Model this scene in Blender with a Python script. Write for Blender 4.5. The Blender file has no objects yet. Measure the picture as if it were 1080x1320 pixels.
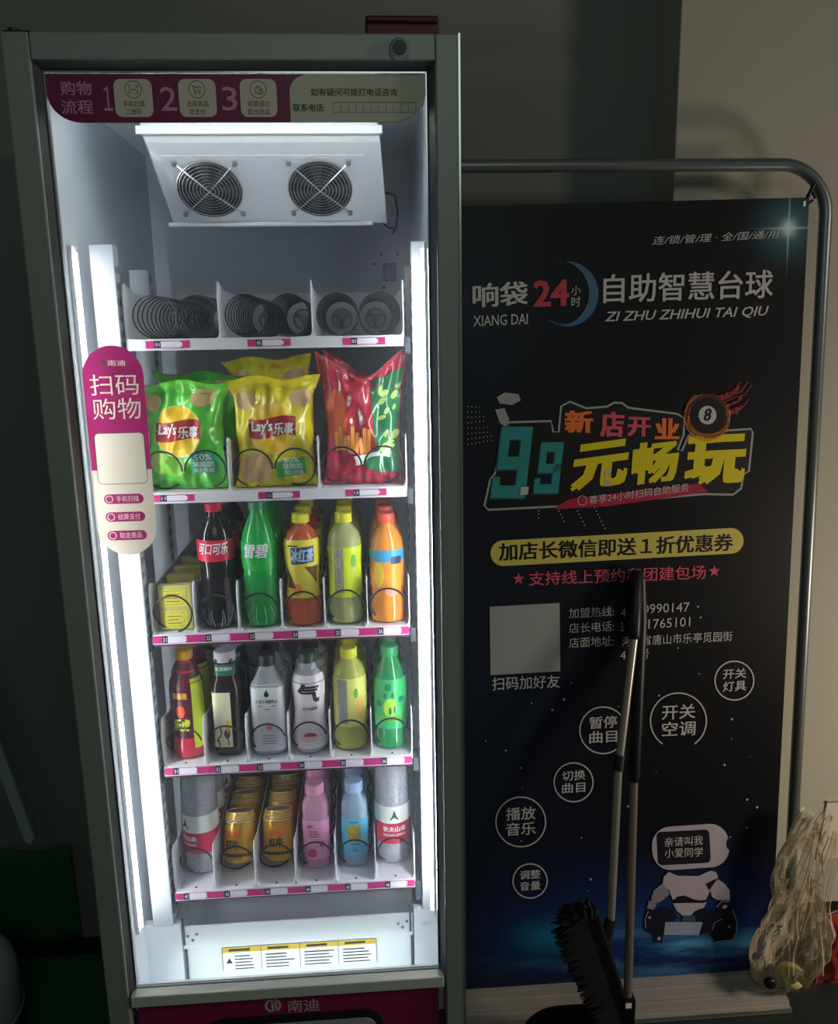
import bpy, bmesh, math, random
from math import sin, cos, pi, radians
from mathutils import Vector, Matrix
random.seed(7)
S = bpy.context.scene
COL = S.collection

# ------------------------------------------------------------------ camera
FPX = 1080.0
CAM = Vector((0.40925, -1.24654, 1.49047))
YAW, PITCH, ROLL = 0.06477, -0.21061, -0.01754
_F = Vector((sin(YAW)*cos(PITCH), cos(YAW)*cos(PITCH), sin(PITCH)))
_R0 = Vector((cos(YAW), -sin(YAW), 0)); _U0 = _R0.cross(_F)
_R = _R0*cos(ROLL) + _U0*sin(ROLL); _U = _U0*cos(ROLL) - _R0*sin(ROLL)
cd = bpy.data.cameras.new('camera'); cam = bpy.data.objects.new('camera', cd); COL.objects.link(cam)
cd.sensor_fit = 'HORIZONTAL'; cd.sensor_width = 36; cd.lens = 36*FPX/1080; cd.clip_start = .02
M4 = Matrix((( _R.x, _U.x, -_F.x, CAM.x), (_R.y, _U.y, -_F.y, CAM.y), (_R.z, _U.z, -_F.z, CAM.z), (0,0,0,1)))
cam.matrix_world = M4
S.camera = cam

# ------------------------------------------------------------------ world, light, exposure
w = bpy.data.worlds.new('world'); S.world = w; w.use_nodes = True
w.node_tree.nodes['Background'].inputs[0].default_value = (.80, 1.0, .92, 1)
w.node_tree.nodes['Background'].inputs[1].default_value = .055
def area(name, loc, target, size, energy, color, sy=None):
    l = bpy.data.lights.new(name, 'AREA'); l.shape = 'RECTANGLE'; l.size = size; l.size_y = sy or size
    l.energy = energy; l.color = color
    o = bpy.data.objects.new(name, l); COL.objects.link(o); o.location = loc
    o.rotation_euler = (Vector(target)-Vector(loc)).to_track_quat('-Z', 'Y').to_euler()
    return o
area('room_lamp', (3.6, -1.15, 2.15), (1.1, .5, .9), .28, 12.5, (1.0, .90, .76))
area('hall_fill', (.6, -2.6, 2.7), (.8, .5, .9), 1.2, 5.5, (.86, 1.0, .93))  # soft fill added for the ambient light of the hall
area('floor_side_lamp', (2.3, -.30, .75), (1.4, .5, .45), .25, 9.0, (1.0, .84, .66))
S.view_settings.view_transform = 'Standard'; S.view_settings.look = 'None'
S.view_settings.exposure = 0.0; S.view_settings.gamma = 1.0; S.view_settings.use_curve_mapping = False
LED = 38.0

# ------------------------------------------------------------------ helpers
def srgb(h):
    if isinstance(h, str):
        h = h.lstrip('#'); c = [int(h[i:i+2], 16)/255 for i in (0, 2, 4)]
    else: c = h
    return tuple(((x/12.92) if x <= .04045 else ((x+.055)/1.055)**2.4) for x in c)
_mats = {}
def mat(name, col, rough=.5, metal=0, trans=0, coat=0, noise=0, nscale=40, bump=0, bscale=200, spec=.5, ior=1.45, alpha=1, stretch=None):
    if name in _mats: return _mats[name]
    m = bpy.data.materials.new(name); m.use_nodes = True; nt = m.node_tree; b = nt.nodes['Principled BSDF']
    c = srgb(col)
    b.inputs['Base Color'].default_value = (*c, 1); b.inputs['Roughness'].default_value = rough
    b.inputs['Metallic'].default_value = metal; b.inputs['Transmission Weight'].default_value = trans
    b.inputs['Coat Weight'].default_value = coat; b.inputs['IOR'].default_value = ior
    b.inputs['Specular IOR Level'].default_value = spec; b.inputs['Alpha'].default_value = alpha
    if noise or bump:
        tc = nt.nodes.new('ShaderNodeTexCoord'); mp = nt.nodes.new('ShaderNodeMapping')
        nt.links.new(tc.outputs['Object'], mp.inputs[0])
        if stretch: mp.inputs['Scale'].default_value = stretch
        n = nt.nodes.new('ShaderNodeTexNoise'); n.inputs['Scale'].default_value = nscale; n.inputs['Detail'].default_value = 4
        nt.links.new(mp.outputs[0], n.inputs['Vector'])
        if noise:
            mx = nt.nodes.new('ShaderNodeMix'); mx.data_type = 'RGBA'
            mx.inputs[6].default_value = (*[x*(1-noise) for x in c], 1); mx.inputs[7].default_value = (*[min(1, x*(1+noise)) for x in c], 1)
            nt.links.new(n.outputs[0], mx.inputs[0]); nt.links.new(mx.outputs[2], b.inputs['Base Color'])
        if bump:
            n2 = nt.nodes.new('ShaderNodeTexNoise'); n2.inputs['Scale'].default_value = bscale
            nt.links.new(mp.outputs[0], n2.inputs['Vector'])
            bp = nt.nodes.new('ShaderNodeBump'); bp.inputs['Strength'].default_value = bump; bp.inputs['Distance'].default_value = .002
            nt.links.new(n2.outputs[0], bp.inputs['Height']); nt.links.new(bp.outputs[0], b.inputs['Normal'])
    _mats[name] = m; return m
def emis(name, col, st):
    m = bpy.data.materials.new(name); m.use_nodes = True; nt = m.node_tree; nt.nodes.clear()
    e = nt.nodes.new('ShaderNodeEmission'); e.inputs[0].default_value = (*col, 1); e.inputs[1].default_value = st
    o = nt.nodes.new('ShaderNodeOutputMaterial'); nt.links.new(e.outputs[0], o.inputs[0]); return m
def film(name, col, opacity, rough=.1, gloss=.5, bump=0, bscale=60, haze=0):
    """thin clear sheet: mostly transparent with a glossy skin"""
    m = bpy.data.materials.new(name); m.use_nodes = True; nt = m.node_tree; nt.nodes.clear()
    t = nt.nodes.new('ShaderNodeBsdfTransparent'); p = nt.nodes.new('ShaderNodeBsdfPrincipled')
    p.inputs['Base Color'].default_value = (*srgb(col), 1); p.inputs['Roughness'].default_value = rough
    fr = nt.nodes.new('ShaderNodeFresnel'); fr.inputs[0].default_value = 1.45
    ma = nt.nodes.new('ShaderNodeMath'); ma.operation = 'MULTIPLY_ADD'; ma.inputs[1].default_value = gloss; ma.inputs[2].default_value = opacity; ma.use_clamp = True
    nt.links.new(fr.outputs[0], ma.inputs[0])
    mx = nt.nodes.new('ShaderNodeMixShader'); nt.links.new(ma.outputs[0], mx.inputs[0]); nt.links.new(t.outputs[0], mx.inputs[1]); nt.links.new(p.outputs[0], mx.inputs[2])
    if bump:
        tc = nt.nodes.new('ShaderNodeTexCoord'); n2 = nt.nodes.new('ShaderNodeTexNoise'); n2.inputs['Scale'].default_value = bscale; n2.inputs['Detail'].default_value = 5
        nt.links.new(tc.outputs['Object'], n2.inputs['Vector'])
        bp = nt.nodes.new('ShaderNodeBump'); bp.inputs['Strength'].default_value = bump; bp.inputs['Distance'].default_value = .01
        nt.links.new(n2.outputs[0], bp.inputs['Height']); nt.links.new(bp.outputs[0], p.inputs['Normal']); nt.links.new(bp.outputs[0], fr.inputs['Normal'])
    if haze:      # condensation on the cold pane
        tl = nt.nodes.new('ShaderNodeBsdfTranslucent'); tl.inputs[0].default_value = (.85, .9, 1, 1); m2 = nt.nodes.new('ShaderNodeMixShader'); m2.inputs[0].default_value = haze
        nt.links.new(mx.outputs[0], m2.inputs[1]); nt.links.new(tl.outputs[0], m2.inputs[2]); mx = m2
    o = nt.nodes.new('ShaderNodeOutputMaterial'); nt.links.new(mx.outputs[0], o.inputs[0]); return m

def vinyl(name, col, tr=.45):
    m = bpy.data.materials.new(name); m.use_nodes = True; nt = m.node_tree; b = nt.nodes['Principled BSDF']; c = (*srgb(col), 1)
    b.inputs['Base Color'].default_value = c; b.inputs['Roughness'].default_value = .45
    t = nt.nodes.new('ShaderNodeBsdfTranslucent'); t.inputs[0].default_value = c
    mx = nt.nodes.new('ShaderNodeMixShader'); mx.inputs[0].default_value = tr
    nt.links.new(b.outputs[0], mx.inputs[1]); nt.links.new(t.outputs[0], mx.inputs[2]); nt.links.new(mx.outputs[0], nt.nodes['Material Output'].inputs[0])
    _mats[name] = m; return m
class MB:
    def __init__(s): s.v = []; s.f = []
    def add(s, vs, fs):
        n = len(s.v); s.v += [tuple(v) for v in vs]; s.f += [tuple(i+n for i in f) for f in fs]; return s
    def box(s, x0, x1, y0, y1, z0, z1):
        return s.add([(x0,y0,z0),(x1,y0,z0),(x1,y1,z0),(x0,y1,z0),(x0,y0,z1),(x1,y0,z1),(x1,y1,z1),(x0,y1,z1)],
            [(3,2,1,0),(4,5,6,7),(0,1,5,4),(1,2,6,5),(2,3,7,6),(3,0,4,7)])
    def prism(s, pts, d):
        """closed outline of 3D points extruded by vector d"""
        n = len(pts); P = [Vector(p) for p in pts]; d = Vector(d)
        return s.add([*P, *[p+d for p in P]], [tuple(range(n)), tuple(range(2*n-1, n-1, -1))] + [(i, i+n, (i+1)%n+n, (i+1)%n) for i in range(n)])
    def tube(s, path, r, n=8, cap=True, closed=False):
        P = [Vector(p) for p in path]; m = len(P); rs = r if isinstance(r, (list, tuple)) else [r]*m
        t0 = (P[1]-P[0]).normalized(); up = Vector((0,0,1)) if abs(t0.z) < .9 else Vector((1,0,0))
        nrm = (up - t0*up.dot(t0)).normalized(); vs = []
        for i in range(m):
            a = P[(i-1) % m] if (closed or i > 0) else P[0]; b = P[(i+1) % m] if (closed or i < m-1) else P[-1]
            t = (b-a).normalized(); nrm = (nrm - t*nrm.dot(t)).normalized(); bn = t.cross(nrm)
            vs += [P[i] + (nrm*cos(2*pi*k/n) + bn*sin(2*pi*k/n))*rs[i] for k in range(n)]
        fs = []
        for i in range(m if closed else m-1):
            j = (i+1) % m
            fs += [(i*n+k, i*n+(k+1)%n, j*n+(k+1)%n, j*n+k) for k in range(n)]
        if cap and not closed: fs += [tuple(range(n-1, -1, -1)), tuple((m-1)*n+k for k in range(n))]
        return s.add(vs, fs)
    def lathe(s, prof, n=28, c=(0,0,0), sup=2.0, axis='z', close=True):
        vs = []; 
        for r, z in prof:
            for k in range(n):
                a = 2*pi*k/n; ca, sa = cos(a), sin(a)
                q = 1.0 if sup == 2 else (abs(ca)**sup + abs(sa)**sup)**(-1/sup)
                if axis == 'z': vs.append((c[0]+r*q*ca, c[1]+r*q*sa, c[2]+z))
                elif axis == 'y': vs.append((c[0]+r*q*ca, c[1]+z, c[2]+r*q*sa))
                else: vs.append((c[0]+z, c[1]+r*q*ca, c[2]+r*q*sa))
        m = len(prof); fs = [(i*n+k, i*n+(k+1)%n, (i+1)*n+(k+1)%n, (i+1)*n+k) for i in range(m-1) for k in range(n)]
        if close: fs += [tuple(range(n-1, -1, -1)), tuple((m-1)*n+k for k in range(n))]
        return s.add(vs, fs)
    def grid(s, fn, nu, nv):
        vs = [fn(i/nu, j/nv) for j in range(nv+1) for i in range(nu+1)]
        return s.add(vs, [(j*(nu+1)+i, j*(nu+1)+i+1, (j+1)*(nu+1)+i+1, (j+1)*(nu+1)+i) for j in range(nv) for i in range(nu)])
    def mesh(s, name, m, smooth=False):
        me = bpy.data.meshes.new(name); me.from_pydata([tuple(v) for v in s.v], [], s.f)
        me.materials.append(m)
        if smooth:
            me.polygons.foreach_set('use_smooth', [True]*len(me.polygons)); me.set_sharp_from_angle(angle=radians(smooth if smooth > 1 else 40))
        me.update(); return me
    def build(s, name, m, parent=None, smooth=False, bevel=0, loc=None):
        o = bpy.data.objects.new(name, s.mesh(name, m, smooth)); COL.objects.link(o)
        if parent: o.parent = parent
        if loc is not None: o.location = loc
        if bevel:
            b = o.modifiers.new('bevel', 'BEVEL'); b.width = bevel; b.segments = 2; b.limit_method = 'ANGLE'; b.angle_limit = radians(40)
        return o
def tag(o, label=None, cat=None, group=None, kind=None):
    if label: o['label'] = label
    if cat: o['category'] = cat
    if group: o['group'] = group
    if kind: o['kind'] = kind
    return o
def empty(name, loc, label, cat, group=None, rz=0):
    o = bpy.data.objects.new(name, None); COL.objects.link(o); o.location = loc; o.rotation_euler.z = rz; o.empty_display_size = .02
    return tag(o, label, cat, group)
def dup(root, loc, label, group=None, rz=None):
    r = root.copy(); COL.objects.link(r); r.location = loc; r['label'] = label
    if group: r['group'] = group
    if rz is not None: r.rotation_euler.z = rz
    for ch in root.children:
        c = ch.copy(); COL.objects.link(c); c.parent = r
        for g in ch.children:
            d = g.copy(); COL.objects.link(d); d.parent = c
    return r

_tc = {}
def text_raw(s, bold=0.0, shear=0.0, cuts=(0, 0)):
    k = (s, bold, shear, cuts)
    if k in _tc: return _tc[k]
    c = bpy.data.curves.new('text', 'FONT'); c.body = s; c.resolution_u = 2; c.shear = shear; c.fill_mode = 'FRONT'
    o = bpy.data.objects.new('text', c); COL.objects.link(o)
    dg = bpy.context.evaluated_depsgraph_get(); me = bpy.data.meshes.new_from_object(o.evaluated_get(dg))
    COL.objects.unlink(o); bpy.data.objects.remove(o); bpy.data.curves.remove(c)
    xs = [v.co.x for v in me.vertices]; ys = [v.co.y for v in me.vertices]; x0, x1, y0, y1 = min(xs), max(xs), min(ys), max(ys)
    if cuts != (0, 0):
        bm = bmesh.new(); bm.from_mesh(me)
        for i in range(1, cuts[0]): bmesh.ops.bisect_plane(bm, geom=bm.verts[:]+bm.edges[:]+bm.faces[:], plane_co=(x0+(x1-x0)*i/cuts[0], 0, 0), plane_no=(1, 0, 0))
        for i in range(1, cuts[1]): bmesh.ops.bisect_plane(bm, geom=bm.verts[:]+bm.edges[:]+bm.faces[:], plane_co=(0, y0+(y1-y0)*i/cuts[1], 0), plane_no=(0, 1, 0))
        bm.to_mesh(me); bm.free()
    vs = [(v.co.x, v.co.y, 0) for v in me.vertices]; fs = [tuple(p.vertices) for p in me.polygons]; bpy.data.meshes.remove(me)
    if bold:
        w0, f0, n = vs, fs, len(vs); vs = []; fs = []
        for i, (dx, dy) in enumerate(((-1, -.6), (1, -.6), (-1, .6), (1, .6), (0, 0))):
            vs += [(x+dx*bold*.9, y+dy*bold*.9, i) for x, y, _ in w0]; fs += [tuple(q+i*n for q in f) for f in f0]
        x0 -= bold*.9; x1 += bold*.9; y0 -= bold*.54; y1 += bold*.54
    vs = [((x-x0)/(x1-x0), (y-y0)/(y1-y0), i) for x, y, i in vs]
    _tc[k] = (vs, fs, (x1-x0)/(y1-y0)); return _tc[k]
def text_map(mb, s, fn, bold=0.0, shear=0.0, cuts=(0, 0)):
    """fn(u,v) with u,v in 0..1 over the bounding box of the lettering"""
    vs, fs, _ = text_raw(s, bold, shear, cuts); out = []
    for u, v, i in vs:
        p = Vector(fn(u, v))
        if i:
            nn = (Vector(fn(u+.01, v))-p).cross(Vector(fn(u, v+.01))-p).normalized(); p = p+nn*(i*3e-5)
        out.append(p)
    mb.add(out, fs); return mb
def glyph_loops(s, x0, x1, z0, z1, offset=.0):
    """outlines of lettering fitted into a rectangle, as closed 2D loops"""
    c = bpy.data.curves.new('text', 'FONT'); c.body = s; c.offset = offset
    o = bpy.data.objects.new('text', c); COL.objects.link(o); dg = bpy.context.evaluated_depsgraph_get()
    cu = o.to_curve(dg, apply_modifiers=False); loops = []
    for sp in cu.splines:
        bp = list(sp.bezier_points); n = len(bp); L = []
        for i in range(n):
            a, b2 = bp[i], bp[(i+1) % n]; P0, P1, P2, P3 = a.co, a.handle_right, b2.handle_left, b2.co
            m = 1 if (P3-P0).cross(P1-P0).length < 1e-7 and (P3-P0).cross(P2-P0).length < 1e-7 else 3
            for k in range(m):
                t = k/m; q = P0*(1-t)**3+P1*3*t*(1-t)**2+P2*3*t*t*(1-t)+P3*t**3; L.append((q.x, q.y))
        if n > 2: loops.append(L)
    o.to_curve_clear(); COL.objects.unlink(o); bpy.data.objects.remove(o); bpy.data.curves.remove(c)
    X = [q[0] for L in loops for q in L]; Y = [q[1] for L in loops for q in L]; a0, a1, b0, b1 = min(X), max(X), min(Y), max(Y)
    return [[(x0+(x1-x0)*(q[0]-a0)/(a1-a0), z0+(z1-z0)*(q[1]-b0)/(b1-b0)) for q in L] for L in loops]
def cut_sheet(loops, y):
    """flat sheet in a vertical plane; inner loops are holes"""
    c = bpy.data.curves.new('sheet', 'CURVE'); c.dimensions = '2D'; c.fill_mode = 'BOTH'
    for L in loops:
        sp = c.splines.new('POLY'); sp.points.add(len(L)-1); sp.use_cyclic_u = True
        for i, (x, z) in enumerate(L): sp.points[i].co = (x*100, z*100, 0, 1)
    o = bpy.data.objects.new('sheet', c); COL.objects.link(o); dg = bpy.context.evaluated_depsgraph_get(); me = bpy.data.meshes.new_from_object(o.evaluated_get(dg))
    mb = MB(); mb.add([(v.co.x/100, y, v.co.y/100) for v in me.vertices], [tuple(q.vertices) for q in me.polygons])
    COL.objects.unlink(o); bpy.data.objects.remove(o); bpy.data.curves.remove(c); bpy.data.meshes.remove(me); return mb
def aspect(s, bold=0.0): return text_raw(s, bold, 0)[2]

def ray(px, py): return _F + _R*((px-540)/FPX) - _U*((py-660)/FPX)
def at(px, py, Y):
    d = ray(px, py); return CAM + d*((Y-CAM.y)/d.y)

# ------------------------------------------------------------------ materials
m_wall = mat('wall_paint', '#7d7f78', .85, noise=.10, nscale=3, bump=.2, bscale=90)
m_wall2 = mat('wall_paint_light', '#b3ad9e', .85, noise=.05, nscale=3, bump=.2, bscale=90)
m_floor = mat('floor_dark', '#1f2622', .55, noise=.3, nscale=30)
m_carpet = mat('green_cloth', '#1a5a35', .95, noise=.15, nscale=60)
m_base = mat('skirting', '#16130f', .5)
m_frame = mat('brushed_aluminium', '#8d968f', .45, metal=.2, noise=.06, nscale=30, stretch=(40, 40, 1))
m_frame2 = mat('frame_dark', '#3b4344', .45, metal=.2)
m_gask = mat('chrome_edge', '#c9ced0', .2, metal=.9)
m_white = mat('white_enamel', '#dfe4ea', .35, coat=.2)
m_cool = mat('cooler_white', '#dde4ee', .45)
m_liner = mat('cabinet_liner', '#dbe3ec', .5, noise=.02, nscale=4)
m_body = mat('cabinet_shell', '#5a605c', .5, metal=.3)
m_black = mat('black_plastic', '#0c0c0e', .4)
m_soft = mat('black_matt', '#08080a', .8)
m_wire = mat('spiral_wire', '#16181e', .4)
m_grey = mat('grey_plastic', '#7d848e', .4)
m_dgrey = mat('dark_grey_plastic', '#3c434b', .5)
m_chrome = mat('chrome', '#c4c6c8', .18, metal=1)
m_steel = mat('steel_tube', '#a59e96', .3, metal=.55)
m_magenta = vinyl('magenta_vinyl', '#d44aa0', .7)
m_mag_dark = mat('maroon_print', '#76174c', .45)
m_maroon = mat('maroon_panel', '#86204e', .35, noise=.04, nscale=8)
m_beige = vinyl('cream_vinyl', '#efe2d2', .55)
m_vpink = vinyl('pale_pink_vinyl', '#f6dfe8', .5); m_vtag = vinyl('pink_pill_vinyl', '#d44aa0', .7)
m_beige2 = mat('beige_print', '#cac6b2', .5)
m_cardp = mat('pale_card_print', '#dccfbf', .5)
m_pinkw = mat('pale_pink_print', '#f3d9e4', .5)
m_ink = mat('black_ink', '#141414', .5)
m_paper = mat('white_paper', '#eef0f4', .5)
m_tagpink = mat('tag_pink', '#c9247c', .45)
m_tagw = mat('tag_window', '#efe9f6', .4)
m_tagd = mat('tag_number_plate', '#2c2440', .4)
m_yel = mat('warning_yellow', '#d8b32a', .5)
m_led = emis('led_light', (.93, .98, 1.0), LED)
m_led_added = emis('added_led_light', (.90, 1.0, .95), LED*.27)
m_glass = film('door_glass', '#ffffff', 0.0, .02, .28, haze=.018)

# ------------------------------------------------------------------ the setting
YW, YC, XC = .67, .54, 1.062
MB().box(-1.6, 3.2, -2.9, YW+.1, -.05, 0).build('floor', m_floor)['kind'] = 'structure'
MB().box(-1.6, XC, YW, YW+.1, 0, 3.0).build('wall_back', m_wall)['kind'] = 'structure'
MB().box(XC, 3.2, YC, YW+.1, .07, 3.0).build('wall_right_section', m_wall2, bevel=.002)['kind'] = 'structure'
bpy.data.objects['wall_right_section'].name = 'wall_right'
MB().box(XC+.002, 3.2, YC+.02, YW+.1, 0, .07).build('baseboard_right', m_base)['kind'] = 'structure'

# ------------------------------------------------------------------ vending machine
G0, G1, GW = .42, 1.838, .51
vm = empty('vending_machine', (.255, .3, 0), 'tall glass-door vending machine with grey metal frame, lit inside by white light strips', 'vending machine')
off = Vector((.255, .3, 0))
def vp(name, mb, m, parent=None, smooth=False, bevel=0):
    """part (or sub-part) of the machine, coordinates given in world space"""
    p = parent or vm
    o = mb.build(name, m, p, smooth, bevel)
    if p is vm: o.location = -off
    return o
BY0, BY1 = .03, .60
b = MB(); b.box(-.045, -.012, BY0+.002, BY1, .05, 1.882); b.box(.522, .555, BY0+.002, BY1, .05, 1.882)
b.box(-.012, .522, BY0+.002, BY1, 1.852, 1.882); b.box(-.012, .522, BY1-.01, BY1, .05, 1.852); b.box(-.012, .522, BY0+.002, BY1-.01, .05, .30)
vp('cabinet_shell', b, m_body)
b = MB(); b.box(-.0118, -.009, BY0+.004, .585, .302, 1.85); b.box(.519, .5218, BY0+.004, .585, .302, 1.85)
b.box(-.009, .519, .58, .585, .302, 1.85); b.box(-.009, .519, BY0+.004, .58, 1.846, 1.85); b.box(-.009, .519, BY0+.004, .58, .302, .306)
vp('inner_liner', b, m_liner)
# feet
for x in (-.01, .52):
    for y in (.08, .55):
        vp('foot', MB().lathe([(.02, 0), (.02, .02), (.012, .03), (.012, .052)], 12, (x, y, 0)), m_black, smooth=True)
# door
DY = -.022
door = vp('door_frame', MB().box(-.045, -.009, DY, .03, .05, 1.882).box(.521, .555, DY, .03, .05, 1.882)
   .box(-.009, .521, DY, .03, 1.848, 1.882).box(-.009, .521, DY, .028, .05, .075), m_frame, bevel=.0025)
def inner_bevel(x0, x1, z0, z1, w, y0, y1):
    b = MB(); o = [(x0-w, z0-w), (x1+w, z0-w), (x1+w, z1+w), (x0-w, z1+w)]; i = [(x0, z0), (x1, z0), (x1, z1), (x0, z1)]
    b.add([(x, y0, z) for x, z in o]+[(x, y1, z) for x, z in i], [(k, (k+1)%4, (k+1)%4+4, k+4) for k in range(4)]); return b
vp('frame_bevel', inner_bevel(0, GW, G0, G1, .0105, DY+.001, -.003), m_frame2, door)
b = MB(); 
for x0, x1, z0, z1 in ((-.0005, .0012, G0, G1), (-.0048, -.0036, G0, G1), (GW-.001, GW+.0004, G0, G1), (0, GW, G1-.0008, G1+.001)):
    b.box(x0, x1, -.0062, -.002, z0, z1)
vp('gasket_edge', b, m_gask, door)
b = MB().box(.5885-.036, .555, DY-.0008, DY+.0005, .05, 1.882); vp('edge_trim', b, m_gask, door)
rail = vp('lower_rail', MB().box(-.006, .5175, -.024, -.003, .3985, .4195).box(-.006, .5175, -.003, .028, .375, .386), mat('rail_metal', '#c2c5bd', .45, metal=.1), door, bevel=.002)
glass = vp('glass_pane', MB().box(.0012, GW-.001, -.0018, .0018, G0, G1), m_glass); glass['label'] = 'clear glass door pane'
# inner sill and side filler behind the glass
vp('inner_sill', MB().prism([(-.009, .0022, .4215), (-.009, .0022, .40), (-.009, .029, .39), (-.009, .0305, .306), (-.009, .048, .306), (-.009, .048, .378), (-.009, .032, .400)][::1], (.528, 0, 0)), m_white)
# lower maroon panel
lp = vp('lower_panel', MB().box(.0, .5085, -.012, .02, .078, .397), m_maroon, door, bevel=.002)
def rrect(x0, x1, z0, z1, r, n=6):
    pts = []
    for cx, cz, a0 in ((x1-r, z1-r, 0), (x0+r, z1-r, 90), (x0+r, z0+r, 180), (x1-r, z0+r, 270)):
        for k in range(n+1):
            a = radians(a0+90*k/n); pts.append((cx+r*cos(a), cz+r*sin(a)))
    return pts
def flat(pts, y, d=.001): return MB().prism([(x, y, z) for x, z in pts], (0, -d, 0))
port = vp('pickup_port', flat(rrect(.115, .412, .12, .3565, .028), -.012, .006), m_soft)
vp('pickup_flap', flat(rrect(.127, .400, .132, .3445, .02), -.018, .003), mat('flap_grey', '#9aa09e', .35), port)
def ribbon(mb, pts, w, fn, closed=False):
    """flat stroke in 2D mapped by fn(x,z)"""
    n = len(pts); L = []
    for i in range(n):
        a = Vector(pts[(i-1) % n] if (closed or i) else pts[0]); c = Vector(pts[(i+1) % n] if (closed or i < n-1) else pts[-1])
        t = (c-a); t = t/(t.length or 1); nn = Vector((-t.y, t.x))*w/2; p = Vector(pts[i]); L.append((p+nn, p-nn))
    vs = [fn(*q) for ab in L for q in ab]
    mb.add(vs, [(2*i, 2*i+1, 2*((i+1) % n)+1, 2*((i+1) % n)) for i in range(n if closed else n-1)]); return mb
def arc(cx, cz, r, a0, a1, n=20): return [(cx+r*cos(radians(a0+(a1-a0)*k/n)), cz+r*sin(radians(a0+(a1-a0)*k/n))) for k in range(n+1)]
def logo(mb, cx, cz, r, fn):
    ribbon(mb, arc(cx, cz, r*.82, 110, 250), r*.3, fn)
    ribbon(mb, [(cx-r*.1, cz+r*.8), (cx-r*.05, cz+r*.3), (cx-.05*r, cz-r*.8)], r*.3, fn)
    ribbon(mb, arc(cx, cz, r*.82, -70, 70), r*.3, fn)
    ribbon(mb, [(cx+r*.35, cz-r*.75), (cx+r*.35, cz+r*.5), (cx-r*.05, cz+r*.45)], r*.26, fn)
    return mb
def wp(px, py, Y=-.0): p = at(px, py, Y); return p.x, p.z
def ptext(mb, s, x0, x1, z0, z1, y, bold=0, shear=0):
    return text_map(mb, s, lambda u, v: (x0+(x1-x0)*u, y, z0+(z1-z0)*v), bold, shear)
b = MB(); x, z = wp(352, 1296, -.012); logo(b, x, z, .0145, lambda u, v: (u, -.0125, v))
x0, z0 = wp(371, 1305, -.012); x1, z1 = wp(411, 1284, -.012); ptext(b, '南迪', x0, x1, z0, z1-.004, -.0125, .008)
vp('emblem_and_name', b, mat('silver_print', '#b9a9ae', .4), lp)
# lock
lk = vp('door_lock', MB().lathe([(.0135, -.001), (.0135, -.008), (.011, -.011)], 20, (.473, DY, 1.861), axis='y'), m_grey, smooth=True)
vp('keyhole', MB().lathe([(.0095, -.0108), (.009, -.0125)], 16, (.473, DY, 1.861), axis='y'), m_black, lk, smooth=True)
vp('hinge', MB().box(-.046, -.012, -.006, .03, 1.882, 1.888).tube([(-.036, .006, 1.884), (-.036, .006, 1.893)], .008, 12), m_black)
# light strips
for x0, x1 in ((-.002, .0025), (.5025, .507)):
    xa, xb = (x0-.0055, x0) if x0 < .2 else (x1, x1+.0115)
    l = vp('light_strip_holder', MB().box(xa, xb, .044, .060, .485, 1.622), m_white)
    vp('light_strip', MB().box(x0, x1, .048, .054, .495, 1.612), m_led, l)
l = vp('light_strip_holder', MB().box(.03, .48, .040, .056, 1.812, 1.822), m_white); l['label'] = 'holder of an added, unseen light strip behind the header sticker'
vp('light_strip', MB().box(.035, .475, .042, .054, 1.802, 1.812), m_led_added, l)  # added unseen strip, brightens the fan unit and upper interior
l = vp('light_strip_holder', MB().box(.03, .48, .030, .048, .350, .356), m_white); l['label'] = 'holder of an added, unseen light strip behind the sill'
vp('light_strip', MB().box(.035, .475, .050, .056, .360, .366), m_led_added, l)  # added unseen strip, throws light onto the chute flap
# posts with slots
def post(x0, x1, y0, y1, z0, z1, inner):
    b = MB().box(x0, x1, y0, y1, z0, z1); p = vp('slotted_post', b, mat('post_grey_white', '#b4bac2', .45), bevel=.001)
    s = MB(); z = z0+.02; xi = x1 if inner > 0 else x0
    while z < z1-.02:
        s.box(xi-.0006, xi+.0006, y0+.004, y0+.008, z, z+.011); s.box(xi-.0006, xi+.0006, y0+.016, y0+.020, z, z+.011)
        z += .024
    vp('slots', s, m_dgrey, p)
post(.008, .043, .092, .118, .462, 1.628, 1); post(.4905, .518, .092, .118, .462, 1.628, -1)
post(.010, .043, .30, .325, .46, 1.606, 1); post(.4905, .518, .30, .325, .46, 1.606, -1)
for a, c in ((-.009, .054), (.474, .519)): vp('corner_filler', MB().box(a, c, .098, .112, .306, .46), m_white)
# back wall details: screws, switch plate, column seam
b = MB().box(.17, .172, .5775, .58, 1.45, 1.8).box(.2, .202, .5775, .58, 1.45, 1.8); vp('wall_seam', b, m_liner)
sw = vp('socket_plate', MB().box(.462, .489, .574, .5798, 1.598, 1.635), m_grey, bevel=.002)
for x, z in ((.458, 1.652), (.492, 1.652), (.443, 1.633), (.462, 1.585)): vp('screw', MB().lathe([(.003, 0), (.002, -.002)], 8, (x, .58, z), axis='y'), m_dgrey, smooth=True)
b = MB(); b.tube([(.452, .42, 1.745), (.468, .44, 1.752), (.485, .45, 1.748), (.488, .45, 1.72), (.485, .46, 1.69), (.48, .5, 1.685)], .0022, 6)
b.tube([(.452, .42, 1.70), (.47, .44, 1.688), (.48, .46, 1.69)], .0015, 6); vp('cable', b, m_soft, smooth=True)
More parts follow.
